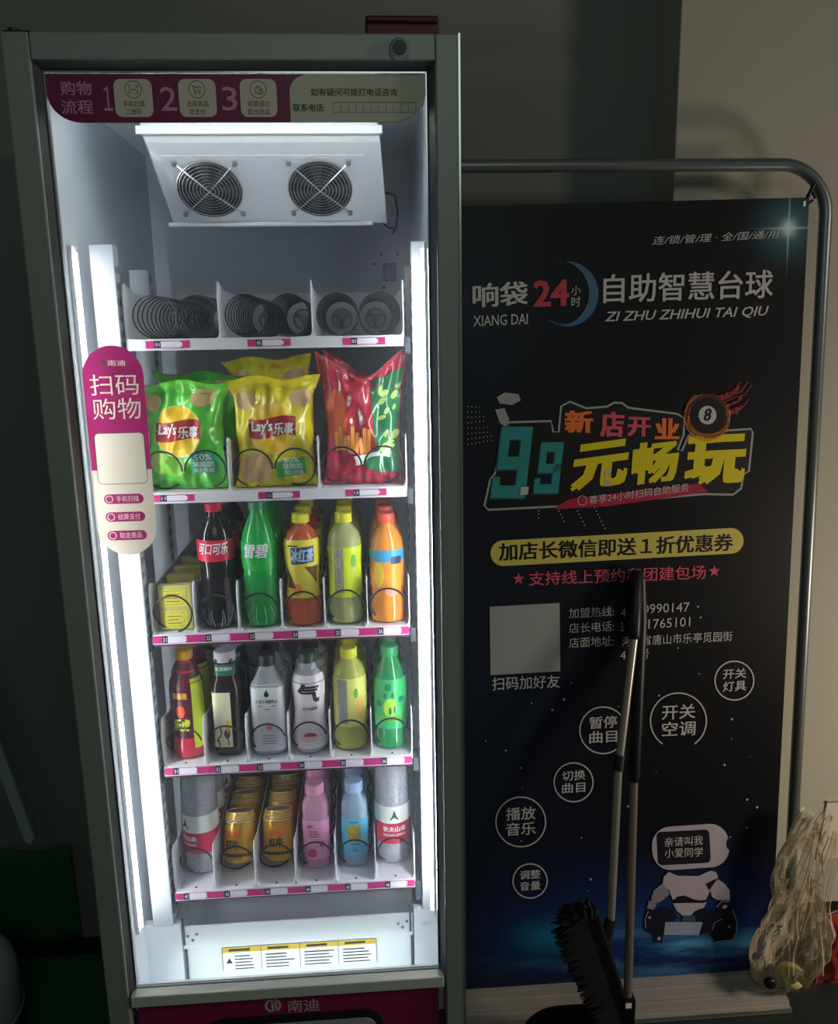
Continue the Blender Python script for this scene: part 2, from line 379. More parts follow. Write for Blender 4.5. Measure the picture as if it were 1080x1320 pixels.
# fan unit
fu = vp('fan_unit', MB().prism([(.092, .115, 1.846), (.092, .115, 1.790), (.098, .122, 1.776), (.108, .228, 1.672), (.108, .236, 1.672), (.108, .262, 1.702), (.108, .50, 1.706), (.098, .50, 1.846)], (.352, 0, 0))
   .box(.100, .436, .222, .235, 1.668, 1.675), m_white, bevel=.002)
vp('fascia_lip', MB().box(.086, .452, .111, .120, 1.786, 1.798), m_white, fu, bevel=.001)
# slanted face frame
FA = Vector((0, .122, 1.776)); FB = Vector((0, .228, 1.672)); dn = (FB-FA).normalized(); fn_out = Vector((0, dn.z, -dn.y))  # outward
if fn_out.y > 0: fn_out = -fn_out
def FP(x, t, o): p = FA + dn*t + fn_out*o; return (x, p.y, p.z)
TL = (FB-FA).length
vp('face_plate', MB().prism([FP(.116, .02, .0006), FP(.424, .02, .0006), FP(.424, TL-.014, .0006), FP(.116, TL-.014, .0006)], fn_out*.002), m_cool, fu)
for cx in (.179, .353):
    t0 = TL*.53; R = .050
    def C(r, a, o): return FP(cx+r*cos(a), t0+r*sin(a), o)
    n = 36
    fan = vp('fan', MB().add([C(R, 2*pi*k/n, .0034) for k in range(n)], [tuple(range(n))]), m_soft, fu)
    fb = MB()
    for k in range(7):
        a = 2*pi*k/7; fb.add([C(.014, a-.25, .004), C(.046, a-.15, .0036), C(.047, a+.35, .0042), C(.014, a+.3, .0045)], [(0, 1, 2, 3)])
    fb.add([C(.016, 2*pi*k/20, .005) for k in range(20)], [tuple(range(20))])
    vp('fan_blades', fb, mat('fan_grey', '#2d343c', .4), fu)
    gb = MB()
    for r in (.009, .0145, .020, .0255, .031, .0365, .042, .047, .0505):
        gb.tube([C(r, 2*pi*k/30, .0085 - (r/.05)**2*.003) for k in range(30)], .0007 if r < .05 else .0012, 5, closed=True)
    for a in (pi/4, 3*pi/4): gb.tube([C(.064, a, .004), C(.05, a, .0055), C(0, a, .0105), C(.05, a+pi, .0055), C(.064, a+pi, .004)], .0011, 6)
    vp('fan_guard', gb, m_chrome, fu, smooth=True)
    for a in (pi/4, 3*pi/4, 5*pi/4, 7*pi/4):
        q = [Vector(C(.065, a, .003)), Vector(C(.065, a, .007))]; vp('guard_screw', MB().tube(q, .0042, 10), m_grey, fu, smooth=True)
# ceiling screws
for x in (.075, .27, .45): vp('screw', MB().lathe([(.005, 0), (.003, -.003)], 10, (x, .10, 1.846), axis='z'), m_grey, smooth=True)

# trays ----------------------------------------------------------------
TX0, TX1, TY0, TY1 = .048, .4785, .10, .50
PITCH_X = (TX1-TX0)/6
m_tray = mat('tray_white', '#e6e6ee', .35, coat=.2)
def helix_mesh(name, R, y_len, pitch, a0, wire, hand, ease=True):
    b = MB(); n = int(y_len/pitch*26); path = []
    for i in range(n+1):
        t = i/n*y_len/pitch*2*pi; a = radians(a0)+t; te = radians(165-a0) if ease else 0
        y = t/(2*pi)*pitch if not ease else (.006*t/te if t < te else .006+(t-te)/(2*pi)*pitch)
        if y > y_len: break
        path.append((hand*R*cos(a), y, R*sin(a)))
    b.tube(path, wire, 5); return b.mesh(name, m_wire, 60)
def motor_hub(parent, x, y, z):
    b = MB().lathe([(.017, 0), (.021, 0), (.021, -.004), (.017, -.004), (.017, 0)], 20, (x, y, z), axis='y', close=False)
    b.lathe([(.007, 0), (.007, -.008), (.004, -.01)], 12, (x, y, z), axis='y')
    for k in range(3):
        a = 2*pi*k/3+.5; b.tube([(x, y-.003, z), (x+.019*cos(a), y-.003, z+.019*sin(a))], .0028, 6)
    vp('coil_hub', b, m_grey, parent, smooth=True)
TRAYS = [1.4705, 1.2285, .9895, .7495, .5050]       # underside of each front lip
H3 = helix_mesh('coil', .0325, .36, .03, -30, .0012, 1, False); H3b = helix_mesh('coil', .0325, .36, .018, 200, .0012, -1, False)
H2 = helix_mesh('coil', .032, .36, .085, 0, .0017, 1); H2b = helix_mesh('coil', .032, .36, .085, 0, .0017, -1)
H1 = helix_mesh('coil', .0305, .36, .074, 15, .0016, 1); H1s = helix_mesh('coil', .0315, .36, .045, -75, .0016, 1)
for ti, z0 in enumerate(TRAYS):
    zf = z0+.0165
    t = vp('tray', MB().box(TX0, TX1, TY0, TY0+.0015, z0, z0+.0175).box(TX0, TX1, TY0+.0015, TY1, zf-.0015, zf)
        .box(TX0, TX1, TY1-.0015, TY1, zf, zf+.085), m_tray, bevel=.0004)
    t['label'] = ['top tray, empty, with bare coils', 'second tray holding three snack bags', 'third tray with five bottles in front', 'fourth tray with six bottles in front', 'bottom tray with water bottles and gold cans'][ti]
    ns = 3 if ti < 2 else 6; W = (TX1-TX0)/ns
    for k in range(ns+1):
        x = TX0+W*k; x = min(max(x, TX0+.0012), TX1-.0012)
        h = .087 if 0 < k < ns or ti > 1 else .085
        prof = [(TY0+.002, 0), (TY0+.002, .014), (TY0+.0, h*.75), (TY0+.004, h-.006), (TY0+.012, h), (TY0+.06, h-.012), (TY1-.002, h-.012), (TY1-.002, 0)]
        d = MB().prism([(x-.0010, y, zf+zz) for y, zz in prof], (.0020, 0, 0))
        for sgn in (-1, 1):                                    # flared foot
            if TX0+.006 < x+sgn*.005 < TX1-.004:
                d.prism([(x+sgn*.0008, TY0+.002, zf+.0002), (x+sgn*.0062, TY0+.002, zf+.0002), (x+sgn*.0026, TY0+.002, zf+.0035), (x+sgn*.0008, TY0+.002, zf+.010)], (0, .05, 0))
        vp('divider', d, m_tray, t, bevel=.0003)
    # number strip
    ya = TY0-.0006
    zc0, zc1 = z0+.0035, z0+.0145
    for k in range(ns):
        num = '%d%d' % (ti, k+1); pk = MB(); wh = MB(); dk = MB(); tx = MB()
        if ns == 3:
            a = TX0+W*k+(.030, .042, .046)[k] if ti == 0 else TX0+W*k+(.020, .045, .042)[k]
            e = a+.067
            ww = [(a+.023, zc0+.001), (a+.052, zc0+.001), (a+.056, (zc0+zc1)/2-.002), (a+.056, (zc0+zc1)/2+.002), (a+.052, zc1-.001), (a+.023, zc1-.001)]
            pk.add([(a, ya, zc0), (e, ya, zc0), (e, ya, zc1), (a, ya, zc1)], [(0, 1, 2, 3)]); dx = a+.013
        else:
            a = TX0+W*k; e = a+W; zc0, zc1 = z0+.0022, z0+.0152
            pk.add([(a+(.003 if k == 0 else 0), ya, zc0), (e-(.003 if k == 5 else 0), ya, zc0), (e-(.001 if k == 5 else 0), ya, (zc0+zc1)/2), (e-(.003 if k == 5 else 0), ya, zc1), (a+(.003 if k == 0 else 0), ya, zc1), (a+(.001 if k == 0 else 0), ya, (zc0+zc1)/2)], [(0, 1, 2, 3, 4, 5)]); dx = a+.016
            ww = [(dx+.010, zc0+.0006), (dx+.038, zc0+.0006), (dx+.0415, (zc0+zc1)/2-.002), (dx+.0395, (zc0+zc1)/2), (dx+.0415, (zc0+zc1)/2+.003), (dx+.038, zc1-.0006), (dx+.010, zc1-.0006)]
        wh.add([(x, ya-.0003, z) for x, z in ww], [tuple(range(len(ww)))])
        dk.add([(dx, ya-.0003, zc0), (dx+.010, ya-.0003, zc0), (dx+.010, ya-.0003, zc1), (dx, ya-.0003, zc1)], [(0, 1, 2, 3)])
        ptext(tx, num, dx+.0018, dx+.0082, zc0+.003, zc1-.003, ya-.0006, .01)
        vp('number_strip', pk, m_tagpink, t); vp('price_window', wh, m_tagw, t); vp('number_plate', dk, m_tagd, t); vp('numerals', tx, m_paper, t)
    if ti > 1: vp('under_strip', MB().box(TX0+.002, TX1-.002, TY0+.002, TY0+.02, z0-.004, z0), mat('strip_maroon', '#5d2948', .5), t)  # dark maroon strip below the lip of the lower trays
    # coils and hubs
    for k in range(ns):
        xc = TX0+W*(k+.5)
        def coil(me, x, y, z):
            o = bpy.data.objects.new('coil', me); COL.objects.link(o); o.parent = t; o.location = (x, y, z)
        if ti == 0:
            coil(H3, xc-.033, .112, zf+.0345); coil(H3b if k == 0 else H3, xc+.034, .116, zf+.0345)
            for s in (-.033, .034): motor_hub(t, xc+s, .485, zf+.034)
        elif ti == 1:
            coil(H2, xc-.034, .1025, zf+.035); coil(H2b, xc+.034, .1025, zf+.035)
        else:
            coil(H1s if (ti == 2 and k == 0) else H1, xc, .1025 + (0, 0, .0, .009, .026)[ti], zf+.0345)
    # end brackets
    for x in (TX0-.006, TX1+.0045):
        vp('tray_bracket', MB().box(x-.005, x+.005, TY0-.004, TY0+.03, z0-.012-(.012 if ti == 4 else 0), z0+.014), m_dgrey, t, bevel=.002)
    for k in range(ns if ti > 2 else 0):
        vp('bolt', MB().lathe([(.0022, 0), (.0014, .0015)], 8, (TX0+W*(k+.5), TY0+.012, zf)), m_dgrey, t, smooth=True)
# chute under the bottom tray
ch = vp('drop_chute', MB().box(.054, .474, .160, .163, .40, .500).box(.054, .474, .150, .165, .497, .501), m_white)
fl = vp('chute_flap', MB().box(.056, .472, .100, .103, .405, .452).box(.060, .468, .106, .109, .306, .412), m_white, bevel=.001)
for x in (.060, .4695): vp('slit', MB().box(x-.002, x+.002, .0975, .0995, .345, .402).box(x-.004, x+.000, .0975, .0995, .415, .47), m_dgrey, fl)
for x0 in (.072, .452):
    for dx, dz in ((-.007, 0), (.009, .003), (.001, -.009)):
        vp('screw', MB().lathe([(.003, 0), (.002, -.002)], 10, (x0+dx, .0998, .432+dz), axis='y'), m_grey, fl, smooth=True)
# warning stickers
stk = vp('warning_sticker', MB().box(.1225, .404, .1050, .1058, .350, .399), m_paper, fl)
b = MB().box(.1225, .404, .1046, .1050, .388, .399); vp('yellow_heading', b, m_yel, fl)
b = MB()
for k in range(5):
    x = .1225+(.404-.1225)*k/4; b.box(x-.0004, x+.0004, .1042, .1046, .350, .399)
random.seed(3)
for k in range(4):
    x = .1225+.0704*k
    b.box(x+.012, x+.05, .1042, .1046, .391, .3955)
    for j in range(5): b.box(x+(.022 if k == 0 else .008), x+.045+random.random()*.018, .1042, .1046, .381-.0066*j-.0016, .381-.0066*j)
    if k == 0: b.add([(x+.006, .1044, .366), (x+.018, .1044, .366), (x+.012, .1044, .377)], [(0, 1, 2)])
vp('small_print', b, m_ink, fl)
b = MB(); 
for k in range(3): ribbon(b, arc(.490+.006*k, .43, .0026, 0, 360, 12), .0006, lambda u, v: (u, .0975, v))
vp('small_mark', b, m_grey)

# header sticker ---------------------------------------------------------
YS = -.0022
def hx(px, py): p = at(px, py, YS); return p.x, p.z
def hpoly(pts, lay): return MB().prism([(x, YS-lay*.0003, z) for x, z in pts], (0, -.0002, 0))
zt, zb = 1.8365, 1.7755; r = .03
n = 8
outl = [(.001, zt), (.001, zb+.036)] + [(.045-.044*cos(radians(90*k/n)), zb+.036-.036*sin(radians(90*k/n))) for k in range(1, n+1)] + \
   [(.462+.047*sin(radians(90*k/n)), zb+.036-.036*cos(radians(90*k/n))) for k in range(n+1)] + [(.509, zt)]
hs = vp('header_sticker', hpoly(outl, 0), m_mag_dark)
outr = [(.509, zt-.0005)] + [(.348-.0245*sin(radians(90*k/n)), zt-.0005-.022*(1-cos(radians(90*k/n)))) for k in range(n+1)] + [(.3235, zb+.0005)] + \
   [(.462+.047*sin(radians(90*k/n)), zb+.036-.0355*cos(radians(90*k/n))) for k in range(n+1)]
vp('beige_field', hpoly(outr, 1), m_beige2, hs)
def htext(mb, s, px0, py0, px1, h, lay, bold=.01, Y=YS, shear=0, dy=0):
    """lettering on the door plane: lower left px0,py0 -> lower right px1,py0+dy, height h px"""
    p0 = at(px0, py0, Y); p1 = at(px1, py0+dy, Y); t0 = at(px0, py0-h, Y)
    hh = t0.z-p0.z
    zz = p0.z; sl = 0
    return text_map(mb, s, lambda u, v: (p0.x+(p1.x-p0.x)*u, Y-.0003*lay, zz+hh*v), bold, shear)
m_dp = mat('dusty_pink_print', '#d98fb6', .5)
for s, a, y_, c in (('购物', 79, 123, 119), ('流程', 80, 147, 121)): vp('lettering', htext(MB(), s, a, y_, c, 18, 2, .015), m_dp, hs)
for s, a, c in (('１', 135, 146), ('2', 208, 229), ('3', 287, 307)): vp('step_numeral', htext(MB(), s, a, 143, c, 31, 2, .006 if s != '１' else .004), m_dp, hs)
for a, c in ((148, 197), (231, 279), (310, 357)):
    xa = hx(a, 130)[0]; xb = hx(c, 130)[0]; za = hx(a, 151)[1]; zc = hx(a, 102)[1]
    vp('step_card', MB().prism([(x, YS-.0006, z) for x, z in rrect(xa, xb, za, zc, .009)], (0, -.0002, 0)), m_cardp, hs)
b = MB(); fm = lambda u, v: (u, YS-.0010, v)
for i, cx in enumerate((172, 254, 333)):
    x, z = hx(cx, 115.5); ribbon(b, arc(x, z, .0108, 0, 360, 28), .0007, fm)
    if i == 0:
        for sx in (-1, 1): ribbon(b, [(x+sx*.003, z+.005), (x+sx*.0055, z+.005), (x+sx*.0055, z+.001)], .0008, fm); ribbon(b, [(x+sx*.003, z-.005), (x+sx*.0055, z-.005), (x+sx*.0055, z-.001)], .0008, fm)
        ribbon(b, [(x-.004, z), (x+.004, z)], .0008, fm)
    elif i == 1:
        ribbon(b, [(x-.0065, z+.0045), (x-.0045, z+.0045), (x-.003, z-.002), (x+.004, z-.002), (x+.0055, z+.003), (x-.004, z+.003)], .0008, fm)
        for sx in (-.002, .0035): ribbon(b, arc(x+sx, z-.0045, .0009, 0, 360, 8), .0007, fm)
    else:
        ribbon(b, [(x-.004, z-.005), (x+.003, z-.005), (x+.004, z+.002), (x-.004, z+.002), (x-.004, z-.005)], .0008, fm)
        ribbon(b, arc(x, z+.002, .0025, 0, 180, 8), .0008, fm); ribbon(b, arc(x+.0035, z-.003, .0028, 0, 360, 10), .0008, fm)
for l1, l2, a in (('手机扫描', '二维码', 159), ('选择商品', '并支付', 241), ('结算成功', '取出商品', 320)):
    htext(b, l1, a, 138, a+28, 8, 3, .0); htext(b, l2, a+(0 if len(l2) > 3 else 4), 148, a+(28 if len(l2) > 3 else 24), 8, 3, .0)
htext(b, '如有疑问可拨打电话咨询', 401, 124, 512, 10, 3, .005); htext(b, '联系电话:', 378, 144, 419, 10, 3, .005)
x0 = hx(430, 145)[0]; x1 = hx(536, 145)[0]; za = hx(430, 145)[1]; zc = hx(430, 132)[1]
for k in range(12): x = x0+(x1-x0)*k/11; ribbon(b, [(x, za), (x, zc)], .0004, fm)
for z in (za, zc): ribbon(b, [(x0, z), (x1, z)], .0004, fm)
vp('small_lettering', b, m_ink, hs)

# scan sticker (capsule) -----------------------------------------------
cxl, cxr, czb, czt = .0105, .0965, 1.172, 1.4805; rr = (cxr-cxl)/2; cxm = (cxl+cxr)/2; zsplit = 1.301
def half(top):
    c = czt-rr if top else czb+rr; a = arc(cxm, c, rr, 0 if top else 180, 180 if top else 360, 24)
    return a + ([(cxl, zsplit), (cxr, zsplit)] if top else [(cxr, zsplit), (cxl, zsplit)])
whole = arc(cxm, czt-rr, rr, 0, 180, 24)+arc(cxm, czb+rr, rr, 180, 360, 24)
cs = vp('scan_sticker', MB().add([(x, YS, z) for x, z in whole], [tuple(range(len(whole)))]), m_beige); cs['label'] = 'capsule-shaped sticker, magenta above and cream below'
def hrect(px0, py0, px1, h): a_ = at(px0, py0, YS); b_ = at(px1, py0, YS); c_ = at(px0, py0-h, YS); return a_.x, b_.x, a_.z, c_.z
notch = [(cxl+.008, zsplit)]+[q for q in rrect(cxl+.008, cxr-.007, 1.2805, 1.3555, .007) if q[1] > 1.32][::-1]+[(cxr-.007, zsplit)]
top_ = arc(cxm, czt-rr, rr, 0, 180, 24)+[(cxl, zsplit)]+notch+[(cxr, zsplit)]
lo = [top_]+glyph_loops('扫码', *hrect(117, 510, 180, 27), .024)+glyph_loops('购物', *hrect(121, 541, 183, 27), .024)+glyph_loops('南迪', *hrect(139, 472, 162, 8), .01)
vp('magenta_field', cut_sheet(lo, YS-.0003), m_magenta, cs)
b = MB(); x, z = hx(132, 468); logo(b, x, z, .0052, lambda u, v: (u, YS-.0006, v)); vp('emblem', b, m_pinkw, cs)
b = MB(); ribbon(b, rrect(cxl+.008, cxr-.007, 1.2805, 1.3555, .007), .0010, lambda u, v: (u, YS-.0005, v), True); vp('card_outline', b, mat('tan_line', '#a68a70', .5), cs)
for s_, py in (('手机扫描', 643), ('结算支付', 666), ('取走商品', 690)):
    z = hx(160, py)[1]; xa = hx(134+(py-643)*.1, py)[0]; xb = xa+.0575
    vp('pill', cut_sheet([rrect(xa, xb, z-.0073, z+.0073, .0072), arc(xa+.0078, z, .0056, 0, 360, 20)[:-1], arc(xa+.0078, z, .0044, 0, 360, 20)[:-1]]+glyph_loops(s_, xa+.018, xb-.007, z-.0046, z+.0046, .0), YS-.0003), m_vtag, cs)

# box on top ------------------------------------------------------------
tb_ = empty('top_box', (.482, .08, 1.882), 'small dark red box on top of the vending machine', 'box')
MB().box(-.052, .052, -.03, .03, 0, .036).build('case', mat('dark_red_plastic', '#5f1424', .5), tb_, bevel=.003)
MB().box(-.052, .052, -.031, .031, .0362, .046).build('lid', mat('dark_red_lid', '#471020', .5), tb_, bevel=.003)

# ------------------------------------------------------------------ products
def interp(prof, z):
    for (r0, z0), (r1, z1) in zip(prof, prof[1:]):
        if z0 <= z <= z1 and z1 > z0: return r0+(r1-r0)*(z-z0)/(z1-z0)
    return prof[-1][0]
def surf(prof, sup):
    def f(a, z, o=0):        # a = angle, 0 faces the front
        ca, sa = sin(a), -cos(a)
        q = 1.0 if sup == 2 else (abs(ca)**sup+abs(sa)**sup)**(-1/sup)
        r = interp(prof, z)*q+o; return (r*ca, r*sa, z)
    return f
def make_bottle(name, label, prof, body_m, cap_m, cap, labels=(), texts=(), sup=2.0, group=None, cap_ribs=True):
    """prof body profile; cap=(r,z0,z1); labels=[(z0,z1,mat,a0,a1,name)], texts=[(s, a_mid, width, z0, z1, mat, bold, shear)]"""
    root = empty(name, (0, 0, 0), label, 'can' if 'can' in name else 'bottle', group)
    n = 32 if sup == 2 else 40
    bd = MB().lathe(prof, n, sup=sup).build('bottle_body' if 'can' not in name else 'can_body', body_m, root, smooth=35)
    f = surf(prof, sup)
    if cap:
        r, z0, z1 = cap; cb = MB(); nn = 36; vs = []
        for zz, k in ((z0, 1), (z1-.0015, .98), (z1, .9)):
            vs += [(r*k*(1+(.025 if j % 2 else 0))*cos(2*pi*j/nn), r*k*(1+(.025 if j % 2 else 0))*sin(2*pi*j/nn), zz) for j in range(nn)]
        cb.add(vs, [(i*nn+j, i*nn+(j+1) % nn, (i+1)*nn+(j+1) % nn, (i+1)*nn+j) for i in (0, 1) for j in range(nn)]+[tuple(range(nn-1, -1, -1)), tuple(2*nn+j for j in range(nn))])
        cb.build('cap', cap_m, root, smooth=30)
    last = bd; lay = 0
    for z0, z1, mm, a0, a1, nm in labels:
        lay += 1; full = a1-a0 > 359; nu = 36; nv = max(3, int((z1-z0)/.008))
        g = MB().grid(lambda u, v: f(radians(a0+(a1-a0)*u), z0+(z1-z0)*v, .0004+.0002*lay), nu, nv)
        last = g.build(nm, mm, root, smooth=60)
    for s, am, wd, z0, z1, mm, bold, shear in texts:
        rm = interp(prof, (z0+z1)/2)
        g = MB(); asp = aspect(s)
        text_map(g, s, lambda u, v: f(radians(am)+(u-.5)*wd/rm, z0+(z1-z0)*v, .0008+.0002*lay), bold, shear, (max(4, int(wd/.003)), max(2, int((z1-z0)/.006))))
        g.build('lettering', mm, last)
    return root
def shape_on(root_part, prof, sup, pts_fn, mm, name='print'):
    pass
def P(R, H, neck=.0125, sh=.72, waist=0, foot=.003, capz=None):
    """soft drink bottle profile"""
    pr = [(R*.78, 0), (R*.93, foot), (R, foot+.008)]
    zs = H*sh
    for k in range(1, 8):
        z = foot+.008+(zs-foot-.008)*k/8; pr.append((R-waist*sin(pi*k/8)**2*R, z))
    pr.append((R, zs))
    for k in range(1, 8):
        t = k/8; pr.append((neck+(R-neck)*(cos(pi*t)*.5+.5)**.9, zs+(H*.915-zs)*t))
    pr += [(neck, H*.915), (neck*1.0, H*.93), (neck*.95, H*.96)]
    return pr
def liquid(name, col, trans=.35, rough=.08): return mat(name, col, rough, trans=trans, coat=.6, ior=1.33)
L_cola = liquid('cola_liquid', '#120b10', .0, .1); L_sprite = liquid('green_pet', '#22c25a', .3)
L_tea = liquid('red_tea', '#d2603a', .2); L_lemon = liquid('pale_lemon', '#cdd48c', .35); L_orange = liquid('orange_drink', '#f0952a', .1, .15)
L_dark = liquid('dark_tea', '#2b1c1e', .1); L_milk = mat('white_bottle', '#e9ecf2', .3, coat=.5)
L_clear = mat('clear_water', '#d3d7e2', .18, trans=.40, coat=.9, ior=1.2, bump=1.0, bscale=130, noise=.25, nscale=150); L_pinkl = liquid('pink_water', '#eeb0d2', .3); L_bluel = liquid('blue_water', '#b4d4f2', .35)  # colour noise of L_clear paints sparkle into the clear plastic
L_energy = liquid('energy_drink', '#c9364a', .05)
yellowcap = mat('yellow_cap', '#e2dd2c', .4); redcap = mat('red_cap', '#c91f3f', .4); greencap = mat('green_cap', '#2fae6a', .4)
orangecap = mat('orange_cap', '#f0563a', .4); whitecap = mat('white_cap', '#cfcbd8', .4); blackcap = mat('black_cap', '#22212c', .4)
dgreencap = mat('dark_green_cap', '#26433c', .4); pinkcap = mat('pink_cap', '#ee9cc4', .4); bluecap = mat('blue_cap', '#a7c7f0', .4); ambercap = mat('amber_cap', '#f0b41e', .4)
c_red = mat('red_label', '#d11a3c', .35); c_white = mat('white_print', '#f4f4f6', .4); c_blackp = mat('black_print', '#17171b', .4)
c_green = mat('green_label', '#12b04c', .35); c_yel = mat('yellow_label', '#e8d84a', .35); c_lime = mat('lime_label', '#d3e62a', .35)
c_blue = mat('blue_label', '#3f9fd8', .35); c_crim = mat('crimson_label', '#c2234d', .35); c_cream = mat('cream_label', '#f2ecc8', .4)
c_dkgreen = mat('deep_green_label', '#1c6a52', .4); c_grey = mat('grey_print', '#9a9a94', .5); c_pink = mat('pink_label', '#f2a2cd', .35)
c_sky = mat('sky_label', '#62c4e6', .35); c_purple = mat('maroon_label', '#5b1428', .35); c_silver = mat('silver_label', '#d6dadd', .35, noise=.15, nscale=120)
c_orange = mat('orange_label', '#f39a2e', .35); c_brown = mat('brown_print', '#57371c', .4); c_gold = mat('gold_tin', '#dcae3c', .25, metal=.35, coat=.5)
c_leaf = mat('leaf_print', '#5fae22', .4); c_rose = mat('rose_print', '#d9305c', .4); c_peri = mat('pale_blue_print', '#a9c8ee', .4)

def patch(root, prof, sup, z0, z1, a0, a1, mm, name, shape=None, lay=3):
    """small printed patch on a bottle; shape(u,v)->(u,v) warps it"""
    f = surf(prof, sup); sh = shape or (lambda u, v: (u, v))
    def g(u, v):
        uu, vv = sh(u, v); return f(radians(a0+(a1-a0)*uu), z0+(z1-z0)*vv, .0004+.0002*lay)
    return MB().grid(g, 10, 8).build(name, mm, root, smooth=60)
def disc(u, v):       # square grid -> disc
    x, y = 2*u-1, 2*v-1; return (.5+.5*x*math.sqrt(1-y*y/2), .5+.5*y*math.sqrt(1-x*x/2))

SLOT = [TX0+PITCH_X*(k+.5) for k in range(6)]
ZF = [z+.0165+.0016 for z in TRAYS]
ORD = ['front', 'second', 'third', 'fourth']
def column(root, ti, k, y0, dy, n, desc, where, group, dx=0, jitter=.0):
    root.location = (SLOT[k]+dx, y0, ZF[ti]); root['group'] = group
    root['label'] = desc+', front one of its column'
    for i in range(1, n):
        dup(root, (SLOT[k]+dx+random.uniform(-1, 1)*jitter, y0+dy*i, ZF[ti]), desc+', '+ORD[i]+' in its column', group, rz=random.uniform(-.4, .4))
rows = ['', '', 'on the third tray', 'on the fourth tray', 'on the bottom tray']

# row 3 -------------------------------------------------------------
# stack of little yellow cards packs
pk_root = empty('snack_packet', (0, 0, 0), 'x', 'packet')
MB().box(-.027, .027, -.010, .010, 0, .078).build('wrapper', mat('clear_yellow_wrap', '#c9c37a', .25, coat=.5), pk_root, bevel=.003)
MB().box(-.0235, .019, -.0112, -.0102, .004, .035).box(-.0235, .019, -.0112, -.0102, .042, .072).build('yellow_panel', mat('yellow_card', '#d9d24e', .35, noise=.2, nscale=120), pk_root)
b = MB()
for zb in (.004, .042):
    fm2 = lambda u, v: (u, -.0114, v)
    ribbon(b, [(-.019, zb+.004), (.014, zb+.004), (.014, zb+.027), (-.019, zb+.027)], .0006, fm2, True)
    for j in range(3): ribbon(b, [(-.014, zb+.009+.006*j), (.009-.004*(j % 2), zb+.009+.006*j)], .0016, fm2)
b.build('print', mat('olive_print', '#7d7a2a', .5), pk_root)
column(pk_root, 2, 0, .128, .06, 4, 'yellow packet in clear wrap beside the cola', '', 'yellow packets beside the cola bottles', dx=.002)

W_ = 'under the snack bags'
cp = [(.021, 0), (.026, .002), (.0285, .010), (.030, .022), (.0298, .045), (.0285, .065), (.0275, .085), (.028, .105), (.030, .120), (.0305, .135), (.030, .152), (.0275, .166), (.022, .178), (.016, .188), (.013, .195), (.012, .200)]
cola = make_bottle('cola_bottle', 'x', cp, L_cola, redcap, (.0145, .199, .214), [(.118, .154, c_red, -180, 180, 'label')],
    [('可口可乐', 0, .052, .130, .150, c_white, .03, .3)])
# petaloid foot ridges
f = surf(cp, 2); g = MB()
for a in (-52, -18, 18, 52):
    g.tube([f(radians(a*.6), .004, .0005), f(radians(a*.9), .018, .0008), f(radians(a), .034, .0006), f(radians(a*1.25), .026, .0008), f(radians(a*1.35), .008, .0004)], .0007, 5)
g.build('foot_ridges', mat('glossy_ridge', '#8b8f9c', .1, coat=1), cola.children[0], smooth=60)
column(cola, 2, 1, .142, .068, 3, 'dark cola bottle with red label', rows[2], 'cola bottles')
sp = [(.021, 0), (.027, .003), (.0300, .012), (.0305, .04), (.0295, .07), (.0295, .10), (.0308, .118), (.0308, .140), (.028, .156), (.0225, .172), (.017, .184), (.013, .194), (.012, .200)]
spr = make_bottle('lemon_lime_soda_bottle', 'x', sp, L_sprite, mat('deep_green_cap', '#1f8a5a', .4), (.0145, .199, .214), [(.100, .148, c_green, -180, 180, 'label')],
    [('雪碧', -4, .042, .122, .146, c_white, .03, .2)])
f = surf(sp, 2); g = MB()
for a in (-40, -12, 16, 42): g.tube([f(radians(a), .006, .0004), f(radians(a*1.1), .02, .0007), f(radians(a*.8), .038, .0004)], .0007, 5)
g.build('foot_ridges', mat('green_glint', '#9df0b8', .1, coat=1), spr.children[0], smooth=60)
column(spr, 2, 2, .142, .068, 3, 'green lemon-lime soda bottle with white lettering', rows[2], 'green soda bottles')
tp = [(.023, 0), (.0285, .003), (.030, .012), (.030, .045), (.0275, .056), (.0262, .07), (.0262, .085), (.0285, .105), (.0300, .12), (.0300, .142), (.026, .156), (.0175, .166), (.0125, .170), (.012, .178)]
tea = make_bottle('iced_tea_bottle', 'x', tp, L_tea, yellowcap, (.0145, .176, .191), [(.050, .150, c_yel, -180, 180, 'label')],
    [('冰红茶', 4, .040, .112, .136, c_peri, .04, .25)])
patch(tea, tp, 2, .054, .074, -40, 0, c_orange, 'fruit_print', disc); patch(tea, tp, 2, .066, .105, -62, -22, c_brown, 'dark_print', lambda u, v: (u*(1-v)+.1*v, v))
patch(tea, tp, 2, .070, .104, 10, 62, c_brown, 'dark_print', lambda u, v: (1-(1-u)*v, v)); patch(tea, tp, 2, .139, .1415, -44, -8, c_brown, 'dark_print'); patch(tea, tp, 2, .108, .140, -34, 44, mat('blue_outline_print', '#33495e', .4), 'title_shade', lambda u, v: (u, v*.9+.1*u), 2)
column(tea, 2, 3, .140, .062, 4, 'iced tea bottle with yellow label and yellow cap', rows[2], 'iced tea bottles')
lp_ = [(.021, 0), (.027, .003), (.0290, .010), (.0300, .024), (.028, .040), (.0275, .050), (.0275, .120), (.0292, .132), (.0292, .142), (.025, .157), (.017, .167), (.0125, .172), (.012, .176)]
lem = make_bottle('lemon_drink_bottle', 'x', lp_, L_lemon, yellowcap, (.0142, .174, .190), [(.048, .135, c_lime, -180, 180, 'label'), (.056, .134, c_grey, -38, -4, 'grey_text_block')], [])
patch(lem, lp_, 2, .10, .122, 22, 42, c_leaf, 'leaf_print', disc)
f = surf(lp_, 2); g = MB(); random.seed(5)
